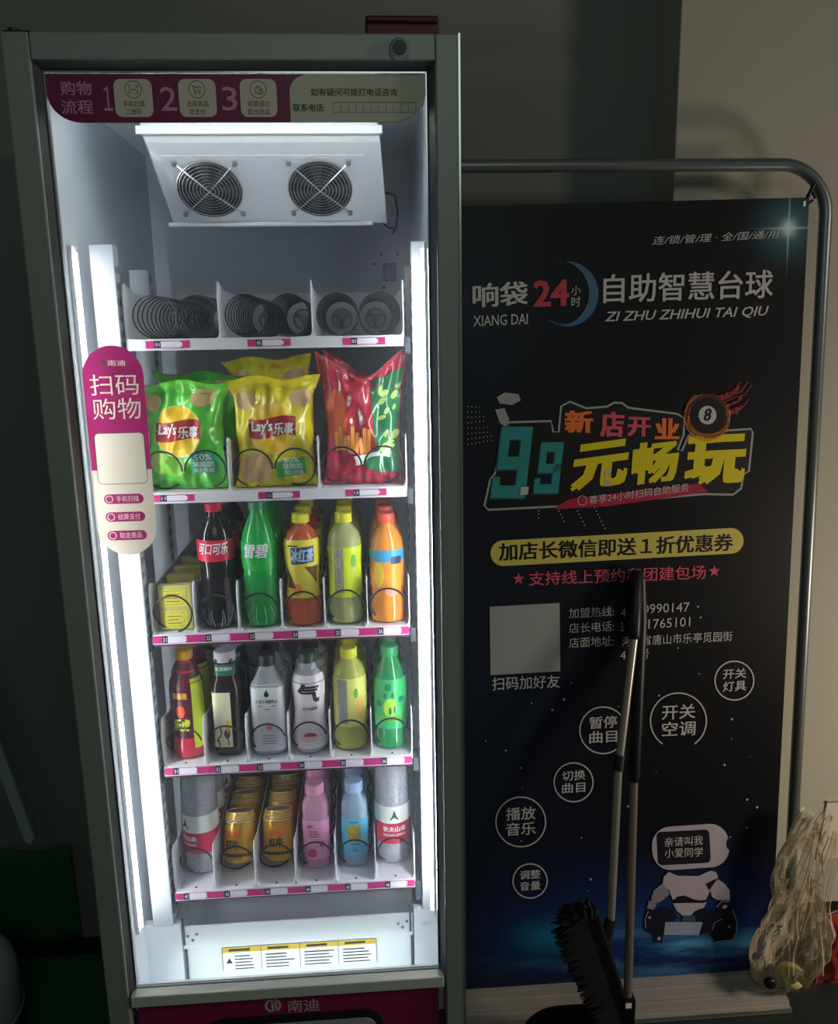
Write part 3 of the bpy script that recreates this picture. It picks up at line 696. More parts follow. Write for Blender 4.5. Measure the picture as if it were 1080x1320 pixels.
for i in range(26):
    z = .058+.0029*i; a = radians(-36+random.random()*6); e = radians(-6-random.random()*8); g.add([f(a, z, .0012), f(e, z, .0012), f(e, z+.0014, .0012), f(a, z+.0014, .0012)], [(0, 1, 2, 3)])
g.build('small_print', c_lime, lem.children[-1] if lem.children[-1].name.startswith('grey') else lem.children[2])
column(lem, 2, 4, .140, .062, 4, 'pale lemon drink bottle with bright lime label', rows[2], 'lemon drink bottles on the third tray')
op = [(.024, 0), (.0285, .003), (.0295, .010), (.0295, .040), (.027, .046), (.0285, .055), (.0285, .125), (.027, .142), (.0195, .158), (.014, .166), (.0125, .172), (.012, .176)]
ora = make_bottle('orange_drink_bottle', 'x', op, L_orange, orangecap, (.0148, .172, .188), [(.062, .128, c_orange, -180, 180, 'label'), (.108, .128, c_blue, -180, 180, 'blue_band')], [])
patch(ora, op, 2, .104, .117, 12, 52, mat('navy_print', '#1e2c5c', .4), 'navy_plate'); patch(ora, op, 2, .064, .108, -50, -12, mat('yellow_print', '#f7cf34', .4), 'splash_print', disc)
patch(ora, op, 2, .048, .064, -10, 35, mat('pink_fruit_print', '#f6a48e', .4), 'fruit_print', disc, lay=4)
column(ora, 2, 5, .138, .062, 4, 'orange drink bottle with blue band and red-orange cap', rows[2], 'orange drink bottles')

# row 4 -------------------------------------------------------------
ep = [(.026, 0), (.0295, .003), (.0300, .012), (.0300, .030), (.0270, .038), (.0280, .048), (.0292, .07), (.0292, .125), (.0275, .140), (.0225, .148), (.0225, .158), (.016, .170), (.0135, .176), (.0125, .18)]
en = make_bottle('energy_drink_bottle', 'x', ep, L_energy, ambercap, (.0150, .178, .194), [(.038, .172, c_purple, -180, 180, 'label'), (.020, .146, c_lime, 26, 85, 'yellow_side_panel')],
    [])
f = surf(ep, 2)
g = MB(); text_map(g, '乐虎', lambda u, v: f(radians(-14)+(u-.5)*.03/.029, .052+.024*v, .0012), .05, .2, (12, 3)); g.build('lettering', c_lime, en.children[2])
g = MB(); text_map(g, '氨基酸', lambda u, v: f(radians(-14)+(u-.5)*.026/.029, .112+.012*v, .0012), .03, 0, (12, 3)); g.build('lettering', mat('amber_print', '#e9b44a', .4), en.children[2])
patch(en, ep, 2, .078, .100, -30, 2, mat('flame_print', '#d94a2a', .4), 'flame_print', disc)
column(en, 3, 0, .152, .064, 3, 'dark red drink bottle with amber cap and yellow side panel', rows[3], 'energy drink bottles', dx=.002)
dp = [(.0215, 0), (.0235, .003), (.0240, .010), (.0240, .120), (.0225, .132), (.0180, .142), (.0172, .150), (.0172, .165), (.0165, .172), (.016, .178)]
dt = make_bottle('milk_tea_bottle', 'x', dp, L_dark, whitecap, (.0185, .172, .190), [(.148, .169, c_dkgreen, -180, 180, 'neck_label'), (.018, .120, c_cream, -62, 20, 'label')],
    [], sup=4.0)
f = surf(dp, 4.0)
g = MB(); text_map(g, '东方树叶', lambda u, v: f((u-.5)*.028/.018, .157+.008*v, .0012), .02, 0, (12, 3)); g.build('lettering', c_white, dt.children[2])
g = MB(); 
for a0, z0_, a1, z1_ in ((-30, .02, -36, .034), (-36, .034, -22, .042), (-22, .042, -26, .056), (4, .022, -2, .038), (-2, .038, 10, .05), (-40, .03, -30, .03)):
    g.tube([f(radians(a0), z0_, .0014), f(radians((a0+a1)/2+3), (z0_+z1_)/2, .0014), f(radians(a1), z1_, .0014)], .0011, 5)
g.build('plant_print', c_brown, dt.children[3], smooth=60)
patch(dt, dp, 4.0, .034, .052, -12, 12, mat('plum_print', '#6b4a5e', .5), 'flower_print', disc); patch(dt, dp, 4.0, .044, .07, -4, 16, mat('pale_yellow_print', '#f0dc5a', .5), 'glow_print', disc)
column(dt, 3, 1, .150, .058, 3, 'dark square tea bottle with white cap and cream label', rows[3], 'dark tea bottles')
wp_ = [(.0255, 0), (.0285, .003), (.0290, .010), (.0290, .125), (.0285, .130), (.022, .138), (.017, .150), (.0125, .158), (.012, .168)]
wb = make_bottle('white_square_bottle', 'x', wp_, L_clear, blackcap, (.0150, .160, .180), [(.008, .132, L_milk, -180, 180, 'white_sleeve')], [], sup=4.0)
f = surf(wp_, 4.0); g = MB()
# drop emblem and lines
def decal(g, pts, f, o=.0012): g.add([f(radians(a), z, o) for a, z in pts], [tuple(range(len(pts)))])
decal(g, [(8*cos(radians(t)), .1145+.0048*sin(radians(t))+(.004 if 70 < t < 110 else 0)) for t in range(0, 360, 20)], f)
text_map(g, '外星人电解质水', lambda u, v: f(radians(-34+68*u), .098+.007*v, .0012), .01, 0, (12, 3))
for j, (a0, a1) in enumerate(((-28, 28), (-10, 10))): decal(g, [(a0, .0925-.006*j), (a1, .0925-.006*j), (a1, .0937-.006*j), (a0, .0937-.006*j)], f)
g.build('lettering', c_blackp, wb.children[2])
patch(wb, wp_, 4.0, .046, .062, -6, 14, mat('coral_print', '#ea8f9a', .4), 'coral_emblem', disc)
g = MB(); random.seed(9)
for j in range(4): decal(g, [(-20+j, .022+.005*j), (26-2*j, .022+.005*j), (26-2*j, .0236+.005*j), (-20+j, .0236+.005*j)], f)
g.build('small_print', c_grey, wb.children[2])
column(wb, 3, 2, .152, .066, 3, 'white square bottle with black drop emblem and black cap', rows[3], 'white square bottles')
sp4 = [(.024, 0), (.0285, .004), (.0298, .014), (.0298, .038), (.0270, .062), (.0262, .078), (.0275, .098), (.0292, .118), (.0288, .132), (.023, .145), (.0165, .152), (.0155, .162), (.0135, .168)]
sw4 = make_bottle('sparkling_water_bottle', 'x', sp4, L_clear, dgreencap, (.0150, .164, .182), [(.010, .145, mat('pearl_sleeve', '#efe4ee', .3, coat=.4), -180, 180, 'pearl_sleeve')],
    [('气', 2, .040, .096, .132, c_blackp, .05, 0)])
f = surf(sp4, 2); g = MB(); text_map(g, '元气森林', lambda u, v: f((u-.5)*.026/.027+.1, .082+.006*v, .0012), .02, 0, (12, 3)); g.build('lettering', c_blackp, sw4.children[2])
patch(sw4, sp4, 2, .034, .042, -18, 22, c_rose, 'rose_print', lambda u, v: (u, v*(1-.5*abs(2*u-1))))
patch(sw4, sp4, 2, .024, .040, -34, 30, mat('blush_print', '#f6c8d4', .4), 'blush_print', disc, lay=2)
column(sw4, 3, 3, .148, .066, 3, 'pale waisted bottle with one big black character', rows[3], 'sparkling water bottles')
lem2 = make_bottle('yellow_juice_bottle', 'x', [(.022, 0), (.0285, .004), (.0305, .014), (.0310, .030), (.0285, .046), (.029, .052), (.0292, .128), (.0275, .142), (.0235, .152), (.016, .162), (.0135, .166), (.0125, .172)],
    liquid('yellow_juice', '#cfd468', .25), yellowcap, (.0152, .168, .186), [(.046, .136, mat('soft_yellow_label', '#e3e27a', .4), -180, 180, 'label'), (.052, .134, c_grey, -44, -8, 'grey_text_block')], [])
lp4 = [(.0285, .046), (.029, .052), (.0292, .128), (.0275, .142)]
patch(lem2, lp4, 2, .10, .118, 14, 30, c_leaf, 'leaf_print', disc); patch(lem2, lp4, 2, .06, .105, 22, 50, mat('peach_print', '#f2c25a', .4), 'fruit_print', disc)
column(lem2, 3, 4, .152, .068, 3, 'yellow juice bottle with pale label and grey text block', rows[3], 'yellow juice bottles on the fourth tray')
gp = [(.023, 0), (.0280, .004), (.0290, .014), (.0285, .040), (.0278, .046), (.0285, .054), (.0285, .118), (.0275, .128), (.022, .146), (.016, .160), (.0135, .168), (.0125, .174)]
gt = make_bottle('green_tea_bottle', 'x', gp, liquid('green_tea_pet', '#2aa860', .35), greencap, (.0152, .170, .188), [(.040, .132, mat('green_wrap_label', '#2fb668', .35, noise=.25, nscale=60), -180, 180, 'label')], [])
patch(gt, gp, 2, .062, .098, -26, 20, mat('lime_fruit_print', '#a6e23c', .4), 'lime_print', disc); patch(gt, gp, 2, .068, .082, -8, 2, c_dkgreen, 'leaf_print', disc, 4)
patch(gt, gp, 2, .070, .084, 8, 16, c_dkgreen, 'leaf_print', disc, 4); patch(gt, gp, 2, .098, .108, -26, -14, c_dkgreen, 'leaf_print', disc, 4); patch(gt, gp, 2, .098, .110, 2, 12, c_dkgreen, 'leaf_print', disc, 4)
patch(gt, gp, 2, .112, .126, -20, 2, mat('forest_print', '#187a48', .4), 'leaf_print', disc, 4)
patch(gt, gp, 2, .082, .092, -54, -34, c_dkgreen, 'dark_plate', None, 4); patch(gt, gp, 2, .090, .100, 28, 50, c_dkgreen, 'dark_plate', None, 4); patch(gt, gp, 2, .055, .064, -60, 40, c_leaf, 'grass_print', None, 2)
column(gt, 3, 5, .148, .066, 3, 'green tea bottle with lime fruit label and green cap', rows[3], 'green tea bottles')

# row 5 -------------------------------------------------------------
wpf = [(.025, 0), (.0300, .004), (.0320, .012), (.0325, .034), (.0315, .042), (.0328, .046), (.0328, .120), (.0318, .124), (.0328, .130), (.0318, .155), (.0325, .160), (.0315, .180), (.026, .196), (.017, .206), (.0125, .210), (.012, .213)]
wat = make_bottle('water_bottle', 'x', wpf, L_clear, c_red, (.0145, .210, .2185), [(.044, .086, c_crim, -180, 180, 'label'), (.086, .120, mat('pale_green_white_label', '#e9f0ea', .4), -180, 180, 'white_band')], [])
f = surf(wpf, 2); g = MB(); text_map(g, '农夫山泉', lambda u, v: f((u-.5)*.042/.032, .069+.011*v, .0012), .03, 0, (12, 3))
text_map(g, 'NONGFU SPRING', lambda u, v: f((u-.5)*.040/.032, .060+.005*v, .0012), .02, 0, (12, 3)); g.build('lettering', c_white, wat.children[2])
g = MB(); decal(g, [(-15, .093), (15, .093), (7, .101), (0, .114), (-7, .101)], f, .0014); g.build('mountain_emblem', mat('slate_print', '#3f5450', .4), wat.children[3])
wat2 = dup(wat, (SLOT[0], .178, ZF[4]), 'x', rz=radians(-38))
group_w = 'water bottles'
for i, (y, rz) in enumerate(((.176, radians(-42)), (.245, .3), (.314, 1.0))):
    o = wat2 if i == 0 else dup(wat, (SLOT[0], y, ZF[4]), 'x', rz=rz)
    o.location = (SLOT[0]+.003, y, ZF[4]); o.rotation_euler.z = rz
    tag(o, 'clear crimson-labelled water bottle beside the gold cans, '+ORD[i]+' in its column', 'bottle', 'water bottles beside the gold cans')
wat.location = (SLOT[5]-.001, .174, ZF[4]); wat.rotation_euler = (0, 0, radians(4))
tag(wat, 'clear crimson-labelled water bottle beside the sky-blue bottle, front one in its column', 'bottle', 'water bottles beside the sky-blue bottles')
for i in (1, 2):
    dup(wat, (SLOT[5], .174+.069*i, ZF[4]), 'clear crimson-labelled water bottle beside the sky-blue bottle, '+ORD[i]+' in its column', 'water bottles beside the sky-blue bottles', rz=.5*i)
# cans
cn = [(.022, 0), (.0235, .001), (.0255, .005), (.0265, .008), (.0265, .064), (.0262, .066), (.0268, .067), (.0258, .069), (.0262, .0705), (.0252, .073), (.0256, .0745), (.0246, .077), (.0238, .079), (.0235, .080), (.0225, .080), (.0222, .078)]
can = make_bottle('gold_drink_can', 'x', cn, c_gold, None, None, [(.009, .062, mat('gold_print', '#cf9a26', .3, metal=.45, coat=.5), -180, 180, 'gold_print_band')], [])
f = surf(cn, 2); g = MB(); text_map(g, '红牛', lambda u, v: f((u-.5)*.024/.0265, .024+.015*v, .0014), .04, 0, (12, 3))
for k in range(-9, 10): decal(g, [(k*10-4, .012), (k*10+4, .012), (k*10+4, .017), (k*10-4, .017)], f)
g.build('lettering', mat('dark_green_print', '#16321c', .4), can.children[1])
for a in (-16, 16): patch(can, cn, 2, .041, .052, a-12, a+12, mat('orange_red_print', '#e4571e', .4), 'bull_print', lambda u, v: disc(u, v), 3)
cl_ = MB().lathe([(.0220, .0775), (.0225, .0795), (.0215, .0800), (.0195, .0785), (.0185, .0792), (.0165, .0792), (.0155, .0786), (.002, .0786)], 28); cl_.build('can_lid', mat('gold_lid', '#a8975e', .3, metal=.6), can, smooth=40)
MB().lathe([(.0232, .0792), (.0236, .0800), (.0232, .0812), (.0222, .0812), (.0216, .0800)], 28, close=False).build('rim', mat('silver_rim', '#d9d3c0', .3, metal=.5), can, smooth=40)
MB().lathe([(.0268, .0655), (.0272, .0662), (.0268, .0670)], 28, close=False).lathe([(.0262, .0692), (.0266, .0699), (.0262, .0706)], 28, close=False).lathe([(.0254, .0730), (.0258, .0738), (.0254, .0745)], 28, close=False).build('neck_ridges', mat('silver_rim', '#d9d3c0', .3, metal=.5), can, smooth=40)
for k in (1, 2):
    d0 = can if k == 1 else dup(can, (0, 0, 0), 'x')
    d0.rotation_euler.z = radians(-22 if k == 1 else -4)
    where = 'column beside the water bottle' if k == 1 else 'column beside the pink bottle'
    yy = [.168, .232, .296, .360]
    for i, y in enumerate(yy):
        o = d0 if i == 0 else dup(can, (0, 0, 0), 'x', rz=random.uniform(-3, 3))
        o.location = (SLOT[k]+(.002 if i else 0), y, ZF[4]+.0098); o.rotation_mode = 'ZYX'; o.rotation_euler.x = radians(-20); o.scale = (1.08, 1.08, 1.12); tag(o, 'small gold drink can, '+ORD[i]+' in the '+where, 'can', 'gold cans in the '+where)
pkp = [(.0215, 0), (.0240, .003), (.0245, .010), (.0245, .096), (.0235, .104), (.0245, .112), (.0235, .124), (.018, .136), (.0135, .142), (.0125, .148)]
pkb = make_bottle('pink_drink_bottle', 'x', pkp, L_pinkl, pinkcap, (.0165, .144, .164), [(.020, .098, c_pink, -180, 180, 'label')], [], sup=3.2)
patch(pkb, pkp, 3.2, .024, .042, -34, 2, mat('deep_pink_print', '#cf4a92', .4), 'fruit_print', disc); patch(pkb, pkp, 3.2, .044, .058, 14, 34, mat('deep_pink_print', '#cf4a92', .4), 'fruit_print', disc)
f = surf(pkp, 3.2); g = MB(); text_map(g, '蜜仁', lambda u, v: f(radians(-30+26*u), .084+.007*v, .0012), .02, 0)
for j in range(3): decal(g, [(-26, .066+.005*j), (8+5*(j % 2), .066+.005*j), (8+5*(j % 2), .0675+.005*j), (-26, .0675+.005*j)], f)
g.build('lettering', mat('plum_ink', '#7a2a52', .4), pkb.children[2])
column(pkb, 4, 3, .168, .058, 3, 'pink drink bottle with pink label and pink cap', rows[4], 'pink drink bottles')
bkb = make_bottle('blue_drink_bottle', 'x', pkp, L_bluel, bluecap, (.0165, .144, .164), [(.024, .098, c_sky, -180, 180, 'label')], [], sup=3.2)
patch(bkb, pkp, 3.2, .052, .086, -28, 22, mat('landscape_print', '#b5a54c', .5, noise=.7, nscale=160), 'landscape_picture')
f = surf(pkp, 3.2); g = MB()
for a0, a1, z in ((-20, 14, .0905), (-16, 20, .046), (-10, 2, .038), (-12, 14, .033)): decal(g, [(a0, z), (a1, z), (a1, z+.002), (a0, z+.002)], f)
g.build('small_print', mat('blue_ink', '#1c5c8c', .4), bkb.children[2])
column(bkb, 4, 4, .168, .058, 3, 'pale blue drink bottle with sky-blue picture label', rows[4], 'blue drink bottles')

# row 2 : snack bags --------------------------------------------------
def bag_fn(w, h, d, seed, flare=.16, vtop=0.0, flop=.022):
    rnd = random.Random(seed); ph = [rnd.random()*6.28 for _ in range(10)]
    def f(u, v, side=-1, o=0):
        """u,v in 0..1"""
        x = 2*u-1
        tv = max(0, min(1, (v-.04)/.82)); env = max(0.0, sin(pi*tv))**.42 if 0 < tv < 1 else 0
        ex = max(0.0, 1-abs(x)**2.4)**.65
        tp = max(0.0, (v-.80)/.20)
        pinch = 1-.09*env+flare*tp**1.2-.02*sin(v*9+ph[0])
        t = d*env*ex
        k = .35+.65*(1-env*ex)
        wr = (.0022*sin(11*x+5*v+ph[1])+.0018*sin(21*x-9*v+ph[2])+.0018*sin(16*v+4*x+ph[3]))*k
        wr += (.0062*abs(sin(4.3*x+6.5*v+ph[7]))+.0054*abs(sin(5.1*x-7.5*v+ph[8]))+.0032*abs(sin(13*v+3*x+ph[9])))*env
        wr += .0034*sin(17*x+ph[4])*max(0, 1-abs(v-.84)/.14)+.0020*sin(30*x+ph[5])*max(0, 1-abs(v-.06)/.08)
        edge = .004*sin(5*x+ph[6])*tp + vtop*tp*(abs(x)**1.5-.35)
        return (x*w/2*pinch, side*(t+.0008)+wr-(o if side < 0 else -o)-flop*tp*tp, v*h+edge-.35*flop*tp*tp)
    return f
m_bag = lambda n, c: mat(n, c, .22, coat=.9, bump=.55, bscale=48)
def make_bag(label, w, h, d, seed, base, name='snack_bag', shape=()):
    root = empty(name, (0, 0, 0), label, 'snack bag'); f = bag_fn(w, h, d, seed, *shape)
    b = MB(); b.grid(lambda u, v: f(u, v, -1), 40, 48); b.grid(lambda u, v: f(1-u, v, 1), 40, 24)
    bd = b.build('pouch', base, root, smooth=75)
    s = MB()
    for v0, v1 in ((.93, .995), (.005, .035)): s.grid(lambda u, v: f(u, v0+(v1-v0)*v, -1, .0005+(.0006 if int(v*8) % 2 else 0)), 40, 8)
    sl = s.build('crimped_seal', base, root, smooth=30)
    return root, bd, f
def bag_patch(bd, f, u0, u1, v0, v1, mm, name, shape=None, lay=1, n=18):
    sh = shape or (lambda a, c: (a, c))
    def g(a, c): a, c = sh(a, c); return f(u0+(u1-u0)*a, v0+(v1-v0)*c, -1, .0004+.0004*lay)
    return MB().grid(g, n, n).build(name, mm, bd, smooth=75)
def bag_text(bd, f, s, u0, u1, v0, v1, mm, lay=4, bold=.03, shear=0, curve=0):
    g = MB(); text_map(g, s, lambda a, c: f(u0+(u1-u0)*a, v0+(v1-v0)*c+curve*sin(pi*a), -1, .0006+.0004*lay), bold, shear, (10, 4))
    return g.build('lettering', mm, bd)
logo_y = mat('logo_yellow', '#f6c81c', .35, coat=.5); logo_r = mat('logo_red', '#a51f24', .35, coat=.4); potato = mat('potato_print', '#d8b27e', .4, coat=.4, noise=.1, nscale=60)
def wave(a, c): return (a, c+.10*sin((a-.5)*5.5))
def chips(label, w, h, d, seed, base, ub, text_side):
    root, bd, f = make_bag(label, w, h, d, seed, base)
    r = .285/ (w/.14); asp = w/h; rv = r*asp
    u0, vc = ub, .52
    bag_patch(bd, f, u0-r*1.06, u0+r*1.06, vc-rv*1.06, vc+rv*1.06, mat('logo_ring', '#e9e07a', .35, coat=.4), 'logo_ring', disc, 1)
    bag_patch(bd, f, u0-r, u0+r, vc-rv, vc+rv, logo_y, 'logo_disc', disc, 2)
    bag_patch(bd, f, u0-r*1.02, u0+r*1.02, vc-rv*.36, vc+rv*.42, logo_r, 'logo_ribbon', wave, 3)
    bag_text(bd, f, "Lay's", u0-r*.92, u0+r*.02, vc-rv*.25, vc+rv*.33, c_white, 5, .03, .15); bag_text(bd, f, '乐事', u0+r*.06, u0+r*.92, vc-rv*.28, vc+rv*.22, c_white, 5, .03, .1)
    return root, bd, f
g1, gb1, gf = chips('x', .140, .180, .029, 11, m_bag('green_foil', '#58c838'), .47, 1)
bag_patch(gb1, gf, .62, .90, .74, .92, potato, 'potato_slice_print', disc, 1); bag_patch(gb1, gf, .04, .26, .70, .88, potato, 'potato_slice_print', disc, 1)
bag_patch(gb1, gf, .08, .36, .13, .33, mat('cucumber_print', '#9fd05a', .4), 'cucumber_print', disc, 1); bag_patch(gb1, gf, .26, .54, .11, .28, mat('lime_slice_print', '#7fca40', .4), 'cucumber_print', disc, 2)
bag_patch(gb1, gf, .60, .90, .14, .33, mat('teal_badge', '#2fae84', .4), 'badge', lambda a, c: (a+.1*c, c), 3)
bag_text(gb1, gf, '50%', .66, .86, .26, .315, c_white, 5, .01); bag_text(gb1, gf, '减脂肪', .64, .88, .20, .25, c_white, 5, .01); bag_text(gb1, gf, '配方升级', .64, .88, .15, .19, c_white, 5, .01)
XS = [TX0+(TX1-TX0)/3*(k+.5) for k in range(3)]
g1.location = (XS[0]-.004, .138, ZF[1]); g1.rotation_euler = (radians(-4), 0, radians(-6))
tag(g1, 'green potato chip bag at the front, beside the capsule sticker', 'snack bag', 'chip bags on the second tray')
g2 = dup(g1, (XS[0]+.012, .205, ZF[1]+.012), 'green potato chip bag standing behind the front green one', 'chip bags on the second tray'); g2.rotation_euler = (radians(-2), radians(3), radians(8))
y1, yb1, yf = chips('x', .136, .184, .029, 23, m_bag('yellow_foil', '#e8d822'), .47, 1)
bag_patch(yb1, yf, .02, .27, .68, .86, potato, 'potato_slice_print', disc, 1); bag_patch(yb1, yf, .70, .98, .70, .86, potato, 'potato_slice_print', disc, 1)
bag_patch(yb1, yf, .03, .45, .04, .30, potato, 'potato_slice_print', disc, 1); bag_patch(yb1, yf, .50, .88, .07, .22, mat('fresh_green_badge', '#3fba4c', .4), 'badge', lambda a, c: (a, c+.25*a), 3)
bag_text(yb1, yf, '50%', .60, .80, .21, .255, c_white, 5, .01); bag_text(yb1, yf, '减脂肪', .58, .84, .155, .205, c_white, 5, .01); bag_text(yb1, yf, '配方升级', .60, .84, .105, .145, c_white, 5, .01)
# bag_text(yb1, yf, '美国经典', .39, .56, .345, .37, c_brown, 4, .01)
y1.location = (XS[1]+.002, .135, ZF[1]); y1.rotation_euler = (radians(-5), 0, radians(3))
tag(y1, 'yellow potato chip bag in the middle, nearest the glass', 'snack bag', 'chip bags on the second tray')
y2 = dup(y1, (XS[1]-.006, .208, ZF[1]+.030), 'yellow potato chip bag behind, only its crumpled top showing', 'chip bags on the second tray'); y2.rotation_euler = (radians(-3), radians(-2), radians(-8))
r1, rb1, rf = make_bag('x', .134, .196, .027, 37, m_bag('red_foil', '#b8203c'), shape=(.12, .045, .010))
bag_patch(rb1, rf, .60, .985, .10, .90, m_bag('deep_green_foil', '#1f7a48'), 'green_field', lambda a, c: (a*(1-.0)+(.25*(1-c))*(1-a), c), 1)
random.seed(21)
for i in range(14):
    u = random.uniform(.66, .92); v = random.uniform(.25, .85)
    bag_patch(rb1, rf, u, u+random.uniform(.04, .11), v, v+random.uniform(.03, .09), mat('pale_leaf_print', '#b9d878', .4), 'leaf_print', lambda a, c: (disc(a, c)[0]+.4*c, disc(a, c)[1]), 2, 6)
bag_patch(rb1, rf, .05, .30, .34, .80, mat('rust_print', '#c8552e', .4), 'shade_print', disc, 1)
for i in range(9):
    u = .12+.055*i; bag_patch(rb1, rf, u, u+.05, .26, .44+.05*math.sin(i*1.9), mat('fries_print', '#f0993c' , .4), 'chip_stick_print', lambda a, c: (a+.4*(c-.5)*((i % 3)-1), c), 3, 6)
bag_patch(rb1, rf, .02, .40, .08, .29, mat('crimson_oval_print', '#b0203f', .4), 'oval_print', disc, 4)
bag_patch(rb1, rf, .02, .86, .14, .22, mat('pale_band_print', '#e6ece6', .4), 'pale_band', lambda a, c: (a, c+1.1*a*a), 2)
bag_patch(rb1, rf, .52, .90, .11, .24, m_bag('deep_green_foil', '#1f7a48'), 'green_patch', disc, 4)
r1.location = (XS[2]+.002, .136, ZF[1]); r1.rotation_euler = (radians(-3), 0, radians(-4))
tag(r1, 'red and green snack bag printed with potato sticks, standing in front', 'snack bag', 'chip bags on the second tray')
r2 = dup(r1, (XS[2]+.004, .205, ZF[1]), 'red snack bag standing behind the front red and green one', 'chip bags on the second tray'); r2.rotation_euler = (0, radians(2), radians(8))

# ------------------------------------------------------------------ banner stand
BX0, BX1 = .578, 1.306
def by(z): return .357+.052*(z-.06)
BN = Vector((0, -1, .052)).normalized(); BU = Vector((0, .052, 1)).normalized()
def BPt(px, py, lay=0):
    d = ray(px, py); c = Vector((0, by(0), 0)); t = (c-CAM).dot(BN)/d.dot(BN)
    return CAM+d*t+BN*(.0006+.00035*lay)
bs = empty('banner_stand', (.94, .36, 0), 'tall banner stand with grey tubular frame and black banner beside the vending machine', 'banner stand')
boff = Vector((.94, .36, 0))
def bpt(name, mb, m, parent=None, smooth=False, bevel=0):
    p = parent or bs; o = mb.build(name, m, p, smooth, bevel)
    if p is bs: o.location = -boff
    return o
# printed cloth material
def banner_mat():
    m = bpy.data.materials.new('banner_print'); m.use_nodes = True; nt = m.node_tree; N = nt.nodes; L = nt.links
    b = N['Principled BSDF']; b.inputs['Roughness'].default_value = .45; b.inputs['Specular IOR Level'].default_value = .3
    uv = N.new('ShaderNodeUVMap'); sp = N.new('ShaderNodeSeparateXYZ'); L.new(uv.outputs[0], sp.inputs[0])
    def math_(op, a, b_=None, c=None, clamp=False):
        n = N.new('ShaderNodeMath'); n.operation = op; n.use_clamp = clamp
        for i, v in enumerate((a, b_, c)):
            if v is None: continue
            if isinstance(v, (int, float)): n.inputs[i].default_value = v
            else: L.new(v, n.inputs[i])
        return n.outputs[0]
    def mixc(fac, a, b_):
        n = N.new('ShaderNodeMix'); n.data_type = 'RGBA'
        if isinstance(fac, (int, float)): n.inputs[0].default_value = fac
        else: L.new(fac, n.inputs[0])
        for i, v in ((6, a), (7, b_)):
            if isinstance(v, tuple): n.inputs[i].default_value = (*v, 1)
            else: L.new(v, n.inputs[i])
        return n.outputs[2]
    def gauss(cx, cy, sx, sy):
        dx = math_('DIVIDE', math_('SUBTRACT', sp.outputs[0], cx), sx); dy = math_('DIVIDE', math_('SUBTRACT', sp.outputs[1], cy), sy)
        r2 = math_('ADD', math_('MULTIPLY', dx, dx), math_('MULTIPLY', dy, dy)); return math_('POWER', 2.718, math_('MULTIPLY', r2, -1.0))
    base = mixc(gauss(.05, .35, .35, .45), (.004, .004, .006), (.010, .016, .034))
    base = mixc(math_('MULTIPLY', gauss(.03, .88, .18, .1), .5), base, (.02, .035, .06))
    # blue pool at the bottom
    mp = N.new('ShaderNodeMapping'); L.new(uv.outputs[0], mp.inputs[0]); mp.inputs['Scale'].default_value = (2.5, 34, 1)
    nz = N.new('ShaderNodeTexNoise'); nz.inputs['Scale'].default_value = 1.0; nz.inputs['Detail'].default_value = 3; L.new(mp.outputs[0], nz.inputs['Vector'])
    str_ = math_('MULTIPLY', math_('SUBTRACT', nz.outputs[0], .44), 5.0, clamp=True)
    pool = gauss(.70, .038, .36, .034)
    base = mixc(math_('MULTIPLY', gauss(.62, .07, .5, .075), .8), base, (.012, .045, .22))
    base = mixc(math_('MULTIPLY', pool, str_, clamp=True), base, (.10, .38, .72))
    base = mixc(math_('MULTIPLY', gauss(.30, .070, .10, .022), .8), base, (.01, .22, .40))
    # star burst top right
    base = mixc(math_('MULTIPLY', gauss(.945, .966, .075, .030), .55), base, (.10, .30, .38))
    base = mixc(gauss(.945, .966, .020, .0085), base, (.75, .9, .95))
    base = mixc(math_('MULTIPLY', gauss(.945, .966, .055, .0012), .8), base, (.6, .9, .95)); base = mixc(math_('MULTIPLY', gauss(.945, .966, .0022, .030), .8), base, (.6, .9, .95))
    # stars
    vo = N.new('ShaderNodeTexVoronoi'); vo.inputs['Scale'].default_value = 1.0; mp2 = N.new('ShaderNodeMapping'); L.new(uv.outputs[0], mp2.inputs[0]); mp2.inputs['Scale'].default_value = (34, 80, 1)
    L.new(mp2.outputs[0], vo.inputs['Vector'])
    cs_ = N.new('ShaderNodeSeparateXYZ'); L.new(vo.outputs['Color'], cs_.inputs[0])
    sel = math_('GREATER_THAN', cs_.outputs[0], .52); rad = math_('MULTIPLY', math_('POWER', cs_.outputs[1], 2.0), .15)
    st = math_('MULTIPLY', math_('LESS_THAN', vo.outputs['Distance'], rad), sel)
    zone = math_('MULTIPLY', math_('LESS_THAN', sp.outputs[1], .52), math_('GREATER_THAN', sp.outputs[1], .08))
    st = math_('MULTIPLY', st, zone); base = mixc(math_('MULTIPLY', st, .8), base, (.55, .6, .7))
    L.new(base, b.inputs['Base Color']); return m
zb0, zb1 = .050, 1.727
b = MB(); nu, nv = 10, 30
def bsurf(u, v):
    z = zb0+(zb1-zb0+.012*u)*v; x = .588+(1.302-.588)*u
    return (x, by(z)+.0015*sin(u*9+v*3)*0, z)
b.grid(bsurf, nu, nv)
ban = bpt('banner', b, banner_mat()); ban['label'] = 'black printed banner with white Chinese lettering'
uvl = ban.data.uv_layers.new(name='UVMap')
for lp2 in ban.data.loops:
    i = lp2.vertex_index; uvl.data[lp2.index].uv = ((i % (nu+1))/nu, (i//(nu+1))/nv)
so = ban.modifiers.new('thick', 'SOLIDIFY'); so.thickness = .0006; so.offset = 1 if False else -1
